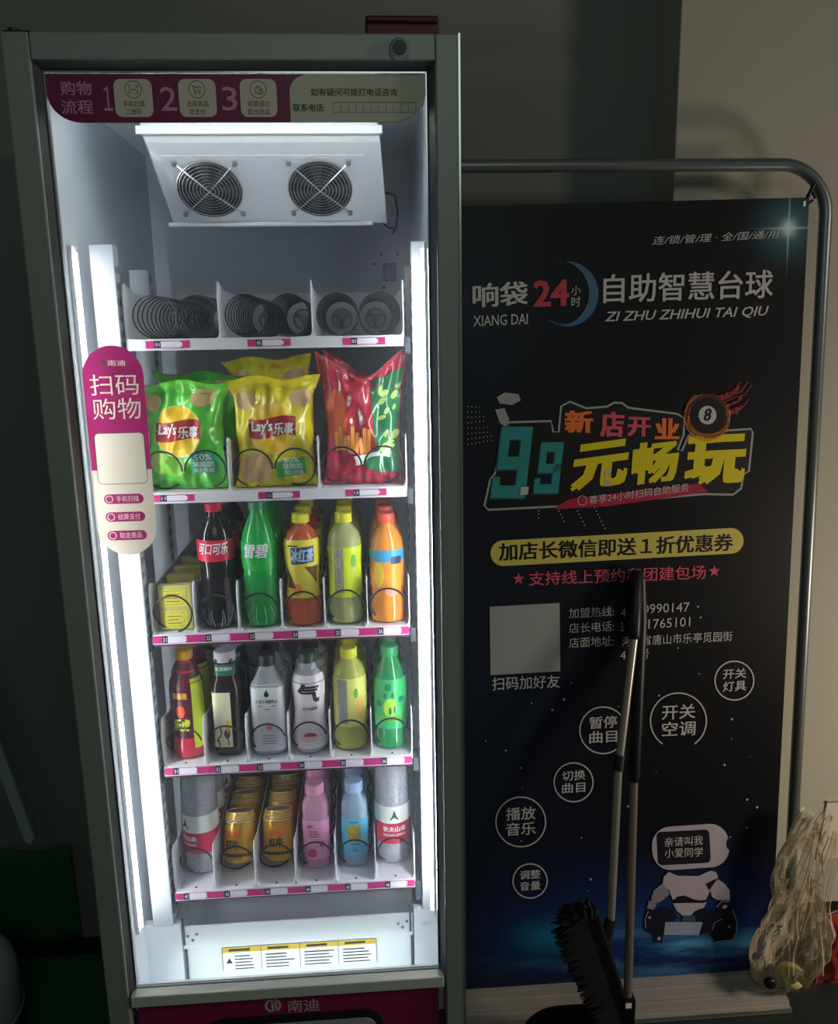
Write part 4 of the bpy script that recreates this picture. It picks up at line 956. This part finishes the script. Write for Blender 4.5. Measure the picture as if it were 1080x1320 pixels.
# tube frame
zt_ = 1.803; RT = .0125
xt0, xt1 = .5735, 1.345
def tp_(x, z): return (x, by(z)+.014, z)
path = [tp_(xt0, .03)]+[tp_(xt0, z) for z in (.5, 1.0, 1.5, zt_-.03)]
path += [tp_(xt0+.03-.03*cos(radians(a)), zt_-.03+.03*sin(radians(a))) for a in (30, 60, 90)]
path += [tp_(x, zt_) for x in (.8, 1.0, 1.2)]
path += [tp_(xt1-.095+.095*sin(radians(a)), zt_-.095+.095*cos(radians(a))) for a in range(0, 91, 10)]
path += [tp_(xt1, z) for z in (1.5, 1.0, .5, .03)]
bpt('tube_frame', MB().tube(path, RT, 14), mat('frame_tube', '#7f8384', .35, metal=.75), smooth=60)
# corner clip
b = MB(); q = BPt(1043, 251); b.tube([tuple(q+Vector((-.004, .004, -.01))), tuple(q+Vector((.012, .008, .02)))], .004, 8)
b.tube([tuple(q+Vector((.004, .004, .012))), tuple(q+Vector((.016, .006, -.006)))], .003, 8); b.tube([tuple(q+Vector((.0, .002, -.016))), tuple(q+Vector((.010, .006, -.010)))], .003, 8)
bpt('corner_clip', b, m_black, smooth=60)
bpt('eyelet', MB().box(q.x-.012, q.x-.007, q.y-.002, q.y+.001, q.z-.022, q.z-.012), m_paper)
# base
pr = [(.372, 0), (.372, .052), (.345, .048), (.343, .034), (.318, .030), (.316, .022), (.296, .019), (.294, .011), (.283, .009), (.282, 0)]
xb0, xb1 = .566, 1.318
bpt('base', MB().prism([(xb0, y, z) for y, z in pr], (xb1-xb0, 0, 0)), mat('base_aluminium', '#a39c97', .4, metal=.25), bevel=.0008)
bpt('front_edge', MB().box(xb0, xb1, .2805, .2822, .004, .0112), m_gask)
bpt('step_edges', MB().box(xb0, xb1, .3425, .3432, .033, .0365).box(xb0, xb1, .3155, .3162, .0215, .0245), m_gask)

pw = mat('banner_white', '#c9c6c6', .5); pred = mat('banner_red', '#c8404a', .5); pblue = mat('banner_crescent', '#3f6d92', .5)
pyel = mat('banner_yellow', '#e6d312', .5); pteal = mat('banner_teal', '#2d8f92', .5); pgold = mat('banner_gold', '#d8c864', .45); ppink = mat('banner_pink', '#d8566e', .5)
porg = mat('banner_orange', '#f07a34', .5); pblk = mat('banner_black', '#08080a', .5); pgr = mat('banner_grey', '#a3a5a6', .5); prib = mat('banner_ribbon_red', '#b21f3c', .5)
pteal2 = mat('banner_dark_teal', '#14474c', .5)
def btext(s, x0, y0, x1, y1, h, m, bold=.0, shear=0, lay=3, name='lettering', mb=None, lean=0):
    p0 = BPt(x0, y0, lay); p1 = BPt(x1, y1, lay); t = BPt(x0+lean, y0-h, lay); U = p1-p0; V = t-p0
    if not lean: V = BU*V.length
    g = mb or MB(); text_map(g, s, lambda u, v: p0+U*u+V*v, bold, shear)
    if mb is None: return bpt(name, g, m, ban)
    return g
def bpoly(pts, m, lay, name='print', mb=None):
    g = mb or MB(); g.add([BPt(x, y, lay) for x, y in pts], [tuple(range(len(pts)))])
    if mb is None: return bpt(name, g, m, ban)
    return g
def bring(pts, wd, m, lay, name='print', closed=False, mb=None):
    g = mb or MB(); ribbon(g, pts, wd, lambda x, y: BPt(x, y, lay), closed)
    if mb is None: return bpt(name, g, m, ban)
    return g
def ell(cx, cy, rx, ry, a0=0, a1=360, n=28): return [(cx+rx*cos(radians(a0+(a1-a0)*k/n)), cy+ry*sin(radians(a0+(a1-a0)*k/n))) for k in range(n+(0 if a1-a0 == 360 else 1))]
btext('连/锁/管/理 · 全/国/通/用', 840, 316, 1004, 307, 11, pw, .0, .2)
btext('响袋', 609, 397, 680, 393, 31, pw, .025); btext('XIANG DAI', 610, 421, 680, 418, 14, pw, .005)
btext('24', 687, 396, 733, 394, 34, pred, .035); btext('小', 736, 381, 748, 380, 12, pw, .0); btext('时', 736, 396, 748, 395, 13, pw, .0)
btext('自助智慧台球', 777, 391, 995, 384, 37, pw, .015); btext('ZI ZHU ZHIHUI TAI QIU', 779, 417, 990, 409, 15, pw, .015, .25)
o_ = ell(731, 379, 40, 42, -112, 128, 26); i_ = ell(716, 378, 43, 43, -72, 80, 26)[::-1]
g = MB(); k1 = [BPt(x, y, 2) for x, y in o_]; k2 = [BPt(x, y, 2) for x, y in i_[::-1]]
g.add(k1+k2, [(i, i+1, len(k1)+i+1, len(k1)+i) for i in range(len(k1)-1)]); bpt('crescent', g, pblue, ban)
def c5(x, y): return (600+x/2.571, 440+y/2.571)
outl = [c5(*p) for p in ((145, 268), (283, 264), (290, 300), (308, 300), (316, 215), (345, 200), (400, 222), (468, 216), (492, 203), (518, 204), (538, 220), (700, 240), (724, 254), (722, 310), (702, 360), (716, 362), (738, 312), (765, 302), (945, 290), (951, 302), (938, 430), (920, 440), (912, 488), (885, 508), (790, 506), (345, 545), (75, 558), (62, 545), (82, 455), (96, 440), (132, 288))]
bpoly(outl, pblk, 1, 'title_field'); bring(outl, 2.6, pgr, 2, 'title_outline', True)
# 9.9 block numerals
def nine(ox, oy, s, mb, mb2):
    q = lambda x, y: (ox+(x+ (1-y)*.26)*s*.44, oy+(y-1)*s)
    for a in ([(0.0, 0), (1.0, 0), (1.0, .18), (0.0, .18)], [(0, .18), (.30, .18), (.30, .42), (0, .42)], [(0, .42), (1, .42), (1, .60), (0, .60)], [(.66, .18), (1.0, .18), (1.0, 1.0), (.66, 1.0)], [(.66, .82), (.66, 1.0), (-.10, 1.0), (-.10, .82)], [(-.10, .70), (.14, .70), (.14, .82), (-.10, .82)]):
        bpoly([q(x, y) for x, y in a], None, 4, mb=mb); bpoly([(p[0]-2, p[1]+2) for p in [q(x, y) for x, y in a]], None, 3, mb=mb2)
a_, c_ = MB(), MB(); nine(636, 642, 92, a_, c_); nine(690, 636, 66, a_, c_)
bpt('numeral_nines', a_, pteal, ban); bpt('numeral_side', c_, pteal2, ban)
bpoly([(671, 628), (681, 627), (680, 637), (670, 638)], pw, 6, 'decimal_point')
btext('元', 734, 634, 806, 624, 60, pyel, .065, 0, 4, lean=7); btext('畅', 812, 626, 872, 619, 54, pyel, .045, 0, 4, lean=4); btext('玩', 880, 626, 958, 622, 64, pyel, .065, 0, 4, lean=6)
btext('新', 727, 558, 764, 558, 29, porg, .05, 0, 4); btext('业', 843, 566, 875, 566, 27, porg, .05, 0, 4)
btext('店', 773, 563, 804, 564, 33, ppink, .05, 0, 4); btext('开', 808, 562, 838, 563, 25, ppink, .05, 0, 4)
btext('自', 779, 614, 787, 614, 9, pw, 0, 0, 6); btext('助', 778, 627, 787, 627, 9, pw, 0, 0, 6)
bpoly([c5(*p) for p in ((298, 556), (312, 540), (345, 521), (770, 470), (803, 498), (470, 546))], prib, 5, 'ribbon')
btext('尊享24小时扫码自助服务', 759, 650, 887, 633, 11, pw, 0, 0, 6); bring(ell(750, 645, 6, 6), .8, pw, 6, 'ribbon_ring', True)
# burning eight ball
bpoly(ell(912, 536, 29, 29), mat('flame_dim', '#4a1d10', .5), 6, 'ball_glow'); bpoly(ell(912, 536, 22, 23), pblk, 7, 'billiard_ball'); bpoly(ell(911, 535, 11.5, 12), pw, 8, 'ball_spot')
btext('8', 906, 543, 916, 542, 16, pblk, .03, .15, 9)
g = MB(); random.seed(4)
for k in range(9):
    r = 25+k*.8; a0 = random.uniform(-40, 60); bring([(912+(r+1.5*sin(t*.05+k))*cos(radians(t)), 536+(r+1.2*cos(t*.04+k))*sin(radians(t))) for t in range(int(a0), int(a0)+210, 12)], .7, None, 8, mb=g)
bpt('flame_ring', g, mat('flame_orange', '#e08a3a', .5), ban)
g = MB()
for k in range(16):
    a = random.uniform(-70, 0); x = 912+26*cos(radians(a)); y = 536+26*sin(radians(a)); L_ = random.uniform(14, 38)
    bring([(x, y), (x+L_*.4, y-L_*.2+random.uniform(-3, 3)), (x+L_*.75, y-L_*.35+random.uniform(-2, 4)), (x+L_, y-L_*.62)], random.uniform(.6, 1.5), None, 7, mb=g)
bpt('flame_tail', g, mat('flame_red', '#b83a3c', .5), ban)
# small ball at the left
bpoly([(640, 512), (650, 506), (668, 508), (671, 516), (660, 522), (644, 520)], pgr, 2, 'ball_patch'); bpoly([(638, 528), (650, 526), (656, 540), (654, 552), (644, 545)], pgr, 2, 'ball_patch')
g = MB()
for r in range(8):
    for k in range(7):
        x = 603+k*5; y = 573-r*7+k*(-1.5+r*.25)+ (k*.6 if r < 4 else 0)
        if x < 636 - r*2.5: bpoly([(x-.7, y-.7), (x+.7, y-.7), (x+.7, y+.7), (x-.7, y+.7)], None, 2, mb=g)
for k in range(4):
    for j in range(4+k): x = 694+k*24+j*2.2*(k > 0); y = 654+j*4.5; bpoly([(x-.8, y-.8), (x+.8, y-.8), (x+.8, y+.8), (x-.8, y+.8)], None, 2, mb=g)
bpt('dots', g, pgr, ban)['kind'] = 'stuff'
# gold bar
gb_ = []
for (cx, cy, a0) in ((942, 697, -93), (648, 713, 87)):
    gb_ += [(cx+16*cos(radians(a0+180*k/12)), cy+16.5*sin(radians(a0+180*k/12))) for k in range(13)]
bpoly(gb_, pgold, 2, 'gold_bar')
btext('加店长微信即送１折优惠券', 643, 723, 944, 710, 23, pblk, .025, 0, 3)
btext('支持线上预约和团建包场', 681, 755, 909, 746, 18, ppink, .015, 0, 3)
def star(cx, cy, r): return [(cx+(r if k % 2 == 0 else r*.42)*sin(pi*k/5), cy-(r if k % 2 == 0 else r*.42)*cos(pi*k/5)) for k in range(10)]
bpoly(star(668, 746, 8), ppink, 3, 'star'); bpoly(star(920, 736, 8), ppink, 3, 'star')
bpoly([(631, 782), (721, 777), (722, 865), (632, 870)], pgr, 2, 'blank_square')
btext('扫码加好友', 634, 890, 721, 886, 17, pw, .01)
g = MB()
for s, x0, y0, x1, y1, h in (('加盟热线:', 733, 797, 791, 794, 13), ('4', 800, 795, 806, 795, 11), ('0990147', 828, 791, 888, 788, 12), ('店长电话:', 733, 816, 791, 813, 13), ('１', 799, 813, 804, 813, 11), ('31765101', 824, 811, 889, 807, 12),
    ('店面地址:', 733, 835, 791, 832, 13), ('河北省唐山市乐亭觅园街', 801, 833, 943, 826, 13), ('4', 799, 850, 806, 850, 11), ('2号', 818, 850, 836, 849, 13)):
    btext(s, x0, y0, x1, y1, h, None, .0, 0, 3, mb=g)
bpt('contact_lettering', g, pw, ban)
for a, c, cx, cy, r in (('开关', '灯具', 946, 877, 25), ('开关', '空调', 874, 929, 36), ('暂停', '曲目', 777, 941, 30), ('切换', '曲目', 739, 1008, 25), ('播放', '音乐', 671, 1059, 32), ('调整', '音量', 683, 1135, 22)):
    g = MB(); e = ell(cx, cy, r, r, 0, 360, 40) if r != 36 else ell(cx, cy, r, r, 125, 415, 40)
    bring(e, 1.7, None, 3, closed=(r != 36), mb=g)
    h = r*.52; ww = r*.60
    btext(a, cx-ww, cy-1.5, cx+ww, cy-3.5, h, None, .015, 0, 3, mb=g); btext(c, cx-ww, cy+h+1.5, cx+ww, cy+h-.5, h, None, .015, 0, 3, mb=g)
    bpt('round_badge', g, pw, ban)
# printed robot
def c7(x, y): return (800+x/6, 1040+y/6)
rw = mat('robot_white_print', '#b9adba', .5); rw2 = mat('robot_shade_print', '#8d8596', .5); rd = mat('robot_dark_print', '#171522', .5); rdm = mat('robot_joint_print', '#4e4a66', .5)
def rrot(cx, cy, hw, hh, r, ang, n=7):
    pts = []
    for sx, sy, a0 in ((1, 1, 0), (-1, 1, 90), (-1, -1, 180), (1, -1, 270)):
        for k in range(n+1):
            a = radians(a0+90*k/n); x = sx*(hw-r)+r*cos(a); y = sy*(hh-r)+r*sin(a); ca, sa = cos(radians(ang)), sin(radians(ang)); pts.append((cx+x*ca-y*sa, cy+x*sa+y*ca))
    return pts
bpoly(rrot(889.5, 1091, 49.5, 28, 24, -4), rw, 5, 'robot_head'); bpoly(rrot(880.5, 1091.5, 34, 21.5, 6, -3), rd, 6, 'robot_screen')
bpoly(ell(939.5, 1087, 4, 7.5), rd, 6, 'robot_ear')
g = MB(); btext('亲请叫我', 856, 1091, 905, 1088, 12, None, 0, 0, 7, mb=g); btext('小爱同学', 856, 1105, 905, 1103, 12, None, 0, 0, 7, mb=g); bpt('lettering', g, pw, ban)
bpoly([c7(*p) for p in ((330, 535), (370, 500), (440, 530), (600, 530), (690, 490), (735, 500), (750, 545), (690, 640), (655, 715), (560, 720), (500, 690), (430, 700), (400, 715), (370, 640), (320, 600))], rw, 5, 'robot_torso')
bpoly([c7(*p) for p in ((415, 715), (430, 690), (490, 680), (560, 710), (640, 722), (640, 738), (420, 738))], rd, 6, 'robot_waist')
bpoly([c7(*p) for p in ((245, 800), (330, 770), (400, 790), (440, 850), (400, 885), (330, 930), (260, 870))], mat('robot_leg_print', '#141a33', .5), 5, 'robot_leg'); bpoly([c7(*p) for p in ((560, 830), (640, 780), (700, 790), (740, 830), (650, 885), (570, 880))], mat('robot_leg_print', '#141a33', .5), 5, 'robot_leg')
bpoly([c7(*p) for p in ((400, 742), (660, 735), (640, 775), (570, 800), (540, 835), (475, 835), (430, 800))], rw, 5, 'robot_hip')
bpoly([c7(*p) for p in ((315, 590), (355, 630), (375, 670), (330, 710), (275, 745), (235, 745), (235, 690), (255, 640))], rw2, 6, 'robot_arm'); bpoly([c7(*p) for p in ((750, 555), (800, 590), (838, 640), (840, 720), (800, 715), (740, 715), (700, 690), (690, 640), (710, 600))], rw, 6, 'robot_arm')
bpoly([c7(*p) for p in ((655, 590), (745, 545), (700, 610), (680, 640))], rd, 7, 'robot_joint')
bpoly([c7(*p) for p in ((215, 720), (285, 730), (250, 790), (200, 780))], rw2, 6, 'robot_wrist')
bpoly([c7(*p) for p in ((200, 780), (250, 790), (245, 860), (330, 940), (320, 1040), (260, 1040), (250, 980), (190, 950), (180, 870))], rd, 6, 'robot_hand'); bpoly([c7(*p) for p in ((760, 715), (835, 720), (850, 770), (890, 860), (895, 960), (860, 1025), (720, 1045), (690, 960), (620, 980), (600, 930), (650, 880), (730, 830))], rd, 6, 'robot_hand')
bpoly([c7(*p) for p in ((340, 885), (630, 885), (600, 985), (330, 985))], mat('robot_plinth_print', '#9aa6ba', .5), 7, 'robot_plinth'); bpoly([c7(*p) for p in ((475, 835), (570, 835), (575, 880), (475, 880))], mat('robot_stem_print', '#3f5268', .5), 6, 'robot_stem')
g = MB(); 
for cx, cy, r in ((805, 765, 14), (790, 770, 10), (220, 850, 10), (292, 1012, 14), (835, 920, 10), (220, 760, 8)): bpoly(ell(*c7(cx, cy), r/6, r/6, n=10), None, 8, mb=g)
bring([c7(*p) for p in ((725, 1042), (770, 1032), (860, 1022), (890, 960), (893, 880), (860, 790))], 1.0, None, 8, mb=g); bring([c7(*p) for p in ((735, 770), (780, 720), (830, 730))], 1.0, None, 8, mb=g); bring([c7(*p) for p in ((190, 930), (185, 860), (210, 800))], .8, None, 8, mb=g)
bring([c7(*p) for p in ((700, 950), (720, 890), (780, 860))], .7, None, 8, mb=g)
bpt('robot_glints', g, mat('robot_glint_print', '#a9a9c4', .5), ban)['kind'] = 'stuff'

# ------------------------------------------------------------------ broom and dustpan
br = empty('broom', (.84, .2, 0), 'black-bristled broom with silver handle leaning on the banner', 'broom'); bo = Vector((.84, .2, 0))
def bp2(root, offv, name, mb, m, parent=None, smooth=False, bevel=0):
    p = parent or root; o = mb.build(name, m, p, smooth, bevel)
    if p is root: o.location = -offv
    return o
H0 = at(787, 1185, .20); H1_ = at(797, 990, .27); H2_ = at(817, 824, .345); H3_ = at(821, 735, by(1.02)-.016)
bp2(br, bo, 'handle', MB().tube([H0, H1_, H2_], .0085, 12), m_steel, smooth=60)
bp2(br, bo, 'joint', MB().tube([H1_+(H2_-H1_)*-.02, H1_+(H2_-H1_)*.10], .0115, 12), m_black, smooth=60)
bp2(br, bo, 'grip', MB().tube([H2_, H2_+(H3_-H2_)*.05, H3_-(H3_-H2_)*.04, H3_], [.010, .013, .013, .008], 14), m_black, smooth=60)
T0 = at(755, 1172, .19); T1 = at(806, 1330, .17)
ax = (T1-T0).normalized(); side = Vector((-1, 0, 0)); side = (side-ax*side.dot(ax)).normalized(); nn = ax.cross(side)
L = (T1-T0).length
def HP(t, s, n_): return T0+ax*(t*L)+side*s+nn*n_
hb = MB().prism([HP(0, -.022, -.016), HP(.0, .012, -.016), HP(1, .012, -.016), HP(1, -.022, -.016), ], nn*.032)
bp2(br, bo, 'brush_head', hb, m_black, bevel=.006)
bp2(br, bo, 'socket', MB().tube([H0, H0+(HP(.28, -.016, 0)-H0)*1.0, HP(.4, -.012, 0)], [.011, .013, .012], 12), m_black, smooth=60)
bb = MB(); random.seed(12)
for i in range(46):
    for j in range(5):
        t = (i+.5)/46+random.uniform(-.01, .01); n_ = -.024+.012*j
        ln = (.072-.026*t)*(.86+.22*random.random())*min(1, .55+t*5)
        p = HP(t, .006, n_); q = HP(t+random.uniform(-.01, .035), .008+ln, n_*1.2); bb.tube([p, (p+q)/2+ax*.002, q], [.0055, .0058, .0012], 4)
for i in range(120):
    a = random.uniform(-1.0, 1.3); p = HP(.03, random.uniform(-.01, .04), random.uniform(-.02, .02)); q = p+(-ax*cos(a)+side*sin(a))*random.uniform(.014, .026); bb.tube([p, (p+q)/2, q], [.0055, .005, .001], 4)
o = bp2(br, bo, 'bristles', bb, m_soft); o['kind'] = 'stuff'
dpn = empty('dustpan', (.83, .2, 0), 'black dustpan with long bronze-coloured handle in front of the banner base', 'dustpan'); do = Vector((.83, .2, 0))
D0 = at(809, 1285, .17); D1 = at(817, 1008, .285); D2 = at(826, 800, by(.92)-.017); D3 = at(826, 745, by(1.0)-.016)
D2 = D1+(D0-D1)*-.0+ (D2-D1)
bp2(dpn, do, 'handle', MB().tube([D0, D1], .0088, 12), mat('bronze_tube', '#8a7c74', .3, metal=.55), smooth=60)
bp2(dpn, do, 'grip', MB().tube([D1, D1+(D2-D1)*.04, D2, D3], [.0095, .0125, .0135, .010], 14), m_black, smooth=60)
clip = bp2(dpn, do, 'clip', MB().box(D0.x-.011, D0.x+.013, D0.y-.014, D0.y+.010, .10, D0.z+.004), m_black, bevel=.003)
bp2(dpn, do, 'white_clip_tab', MB().box(D0.x-.009, D0.x+.003, D0.y-.0165, D0.y-.0142, D0.z-.012, D0.z-.002), m_paper, clip)
pan = MB(); zt2 = .118
outp = [(.695, 0), (.695, .04)]+[(.775-.080*cos(radians(90*k/8)), .04+(zt2-.04)*sin(radians(90*k/8))) for k in range(1, 9)]+[(D0.x+.02, zt2), (D0.x+.02, 0)]
# back wall of the scoop, floor, two cheeks
pan.prism([(x, .215, z) for x, z in outp], (0, .006, 0)); pan.box(.695, D0.x+.02, .06, .221, 0.001, .006)
pan.prism([(.695, .06, .004), (.695, .215, .004), (.695, .215, .04), (.695, .09, .02)], (.004, 0, 0)); pan.prism([(D0.x+.016, .06, .004), (D0.x+.016, .215, .004), (D0.x+.016, .215, zt2), (D0.x+.016, .09, .05)], (.004, 0, 0))
bp2(dpn, do, 'scoop', pan, m_black)

# ------------------------------------------------------------------ things at the edges
# clear plastic bag
bg = empty('plastic_bag', (1.315, .322, .036), 'crumpled clear plastic bag resting on the end of the banner base', 'plastic bag')
def sack(u, v, k=1.0):
    a = 2*pi*u; z = v
    prof = [(0, .040), (.05, .066), (.14, .084), (.28, .080), (.42, .062), (.55, .050), (.7, .048), (.85, .040), (1, .030)]
    r = interp([(q, h) for h, q in prof], z)
    r *= k*(1+.10*sin(5*a+7*z)+.07*sin(9*a-13*z)+.04*sin(17*a+31*z))
    cx = .050*z*z+.012*sin(6*z)
    return (cx+r*cos(a)+.004*sin(22*z+3*a), .55*r*sin(a)*(1-.3*z)+.003*sin(17*z+a), .43*z+.010*sin(3*a)*z)
m_film = film('clear_bag_film', '#d8cbb0', .05, .14, 1.1, bump=1.0, bscale=30)
MB().grid(lambda u, v: sack(u, v), 84, 70).build('bag_film', m_film, bg, smooth=70)
random.seed(8); m_fold = film('bag_fold_film', '#e6d9bc', .16, .15, 1.1, bump=.8)
for k in range(9):
    x0 = -.045+.013*k; pts = []
    for j in range(8):
        z = .07+.045*j if k % 2 else .16+.034*j
        sx = x0*(1-.055*j)+.055*(z/.43)**2+.008*sin(j*1.3+k); pts.append(Vector((sx, -.052+.010*j*.4-.004*cos(j*1.7+k), z)))
    def pf(u, v, P=pts):
        t = v*6.999; i = int(t); p = P[i].lerp(P[min(7, i+1)], t-i); return (p.x+(u-.5)*(.016-.006*v), p.y+.005*sin(u*6.28+k), p.z)
    MB().grid(pf, 5, 24).build('bag_fold', m_fold, bg, smooth=70)
MB().lathe([(.004, 0), (.026, .004), (.034, .020), (.026, .038), (.008, .046)], 16, (.012, -.006, .008)).build('pale_food', mat('pale_food', '#c9bd7a', .6, noise=.2, nscale=60), bg, smooth=70)
MB().lathe([(.0135, 0), (.0135, -.008), (.009, -.012)], 18, (-.052, -.036, .045), axis='y').build('black_stopper', m_black, bg, smooth=60)
# card taped to the wall
wbd = empty('wall_card', (1.58, YC-.001, .196), 'pale card fixed flat on the light wall above the red packet', 'card')
MB().prism([(-.081, -.0035, 0), (.10, -.0035, 0), (.10, -.0035, .159), (-.068, -.0035, .159)], (0, .0035, 0)).build('sheet', mat('pale_board', '#cfc6b2', .6), wbd)
MB().box(-.070, .10, -.0045, -.0036, .154, .159).build('top_edge', mat('card_edge', '#8f8878', .6), wbd)
# red packet
rp = empty('red_packet', (1.475, .36, 0), 'crumpled red packet standing behind the clear plastic bag', 'packet')
f = bag_fn(.12, .21, .030, 77, .1); MB().grid(lambda u, v: f(u, v, -1), 24, 24).grid(lambda u, v: f(1-u, v, 1), 24, 24).build('pouch', m_bag('red_packet_foil', '#a3352e'), rp, smooth=75)
MB().grid(lambda u, v: f(u, .90+.09*v, -1, .0008), 20, 3).build('seal', m_bag('brown_foil', '#8a5a36'), rp, smooth=60)
# white bin at the left
wbn = empty('white_bin', (-.50, .30, 0), 'white round-shouldered plastic bin on the dark green mat', 'bin')
MB().lathe([(.125, 0), (.132, .01), (.150, .12), (.152, .18), (.146, .215), (.130, .238), (.100, .250), (.02, .256)], 40).build('tub', mat('bin_white', '#b9c2b8', .4), wbn, smooth=50)
MB().lathe([(.1535, .110), (.1560, .114), (.1540, .119)], 40, close=False).build('rim_band', mat('bin_band', '#a8b0a8', .4), wbn, smooth=50)
# chair whose arm slopes into view at the left
chr_ = empty('armchair', (-.85, .33, 0), 'grey-green chair of which only the sloping arm shows, above the white bin', 'chair')
m_ch = mat('chair_green_grey', '#8fa096', .5)
A0 = at(-60, 820, .42)-Vector((-.85, .33, 0)); A1 = at(38, 1085, .36)-Vector((-.85, .33, 0))
dA = (A1-A0).normalized(); sA = Vector((dA.z, 0, -dA.x)).normalized()*.016
MB().prism([A0-sA, A1-sA*.7, A1+dA*.01, A1+sA*.7, A0+sA], (0, .03, 0)).build('arm', m_ch, chr_, bevel=.004)
MB().box(-.20, .20, -.18, .22, .40, .45).build('seat', m_ch, chr_, bevel=.01); MB().box(-.20, .20, .19, .23, .45, .9).build('backrest', m_ch, chr_, bevel=.01)
for x in (-.18, .18):
    for y in (-.16, .2): MB().box(x-.015, x+.015, y-.015, y+.015, 0, .40).build('leg', m_ch, chr_, bevel=.003)
# green mat on the floor at the left
mt = tag(MB().box(-1.2, -.10, -.05, .60, .0005, .006).build('floor_mat', m_carpet, bevel=.002), 'dark green mat on the floor under the white bin', 'mat')

gcl = MB()
def clf(u, v): return (-1.2+.86*u, YW-.035+.010*sin(u*40)+.012*(1-v), .006+.27*v)
gcl.grid(clf, 90, 8); o = gcl.build('green_cloth', mat('green_cloth_folds', '#1d5a38', .95), smooth=70)
so = o.modifiers.new('thick', 'SOLIDIFY'); so.thickness = .003
tag(o, 'dark green cloth hanging low against the wall behind the white bin', 'cloth')
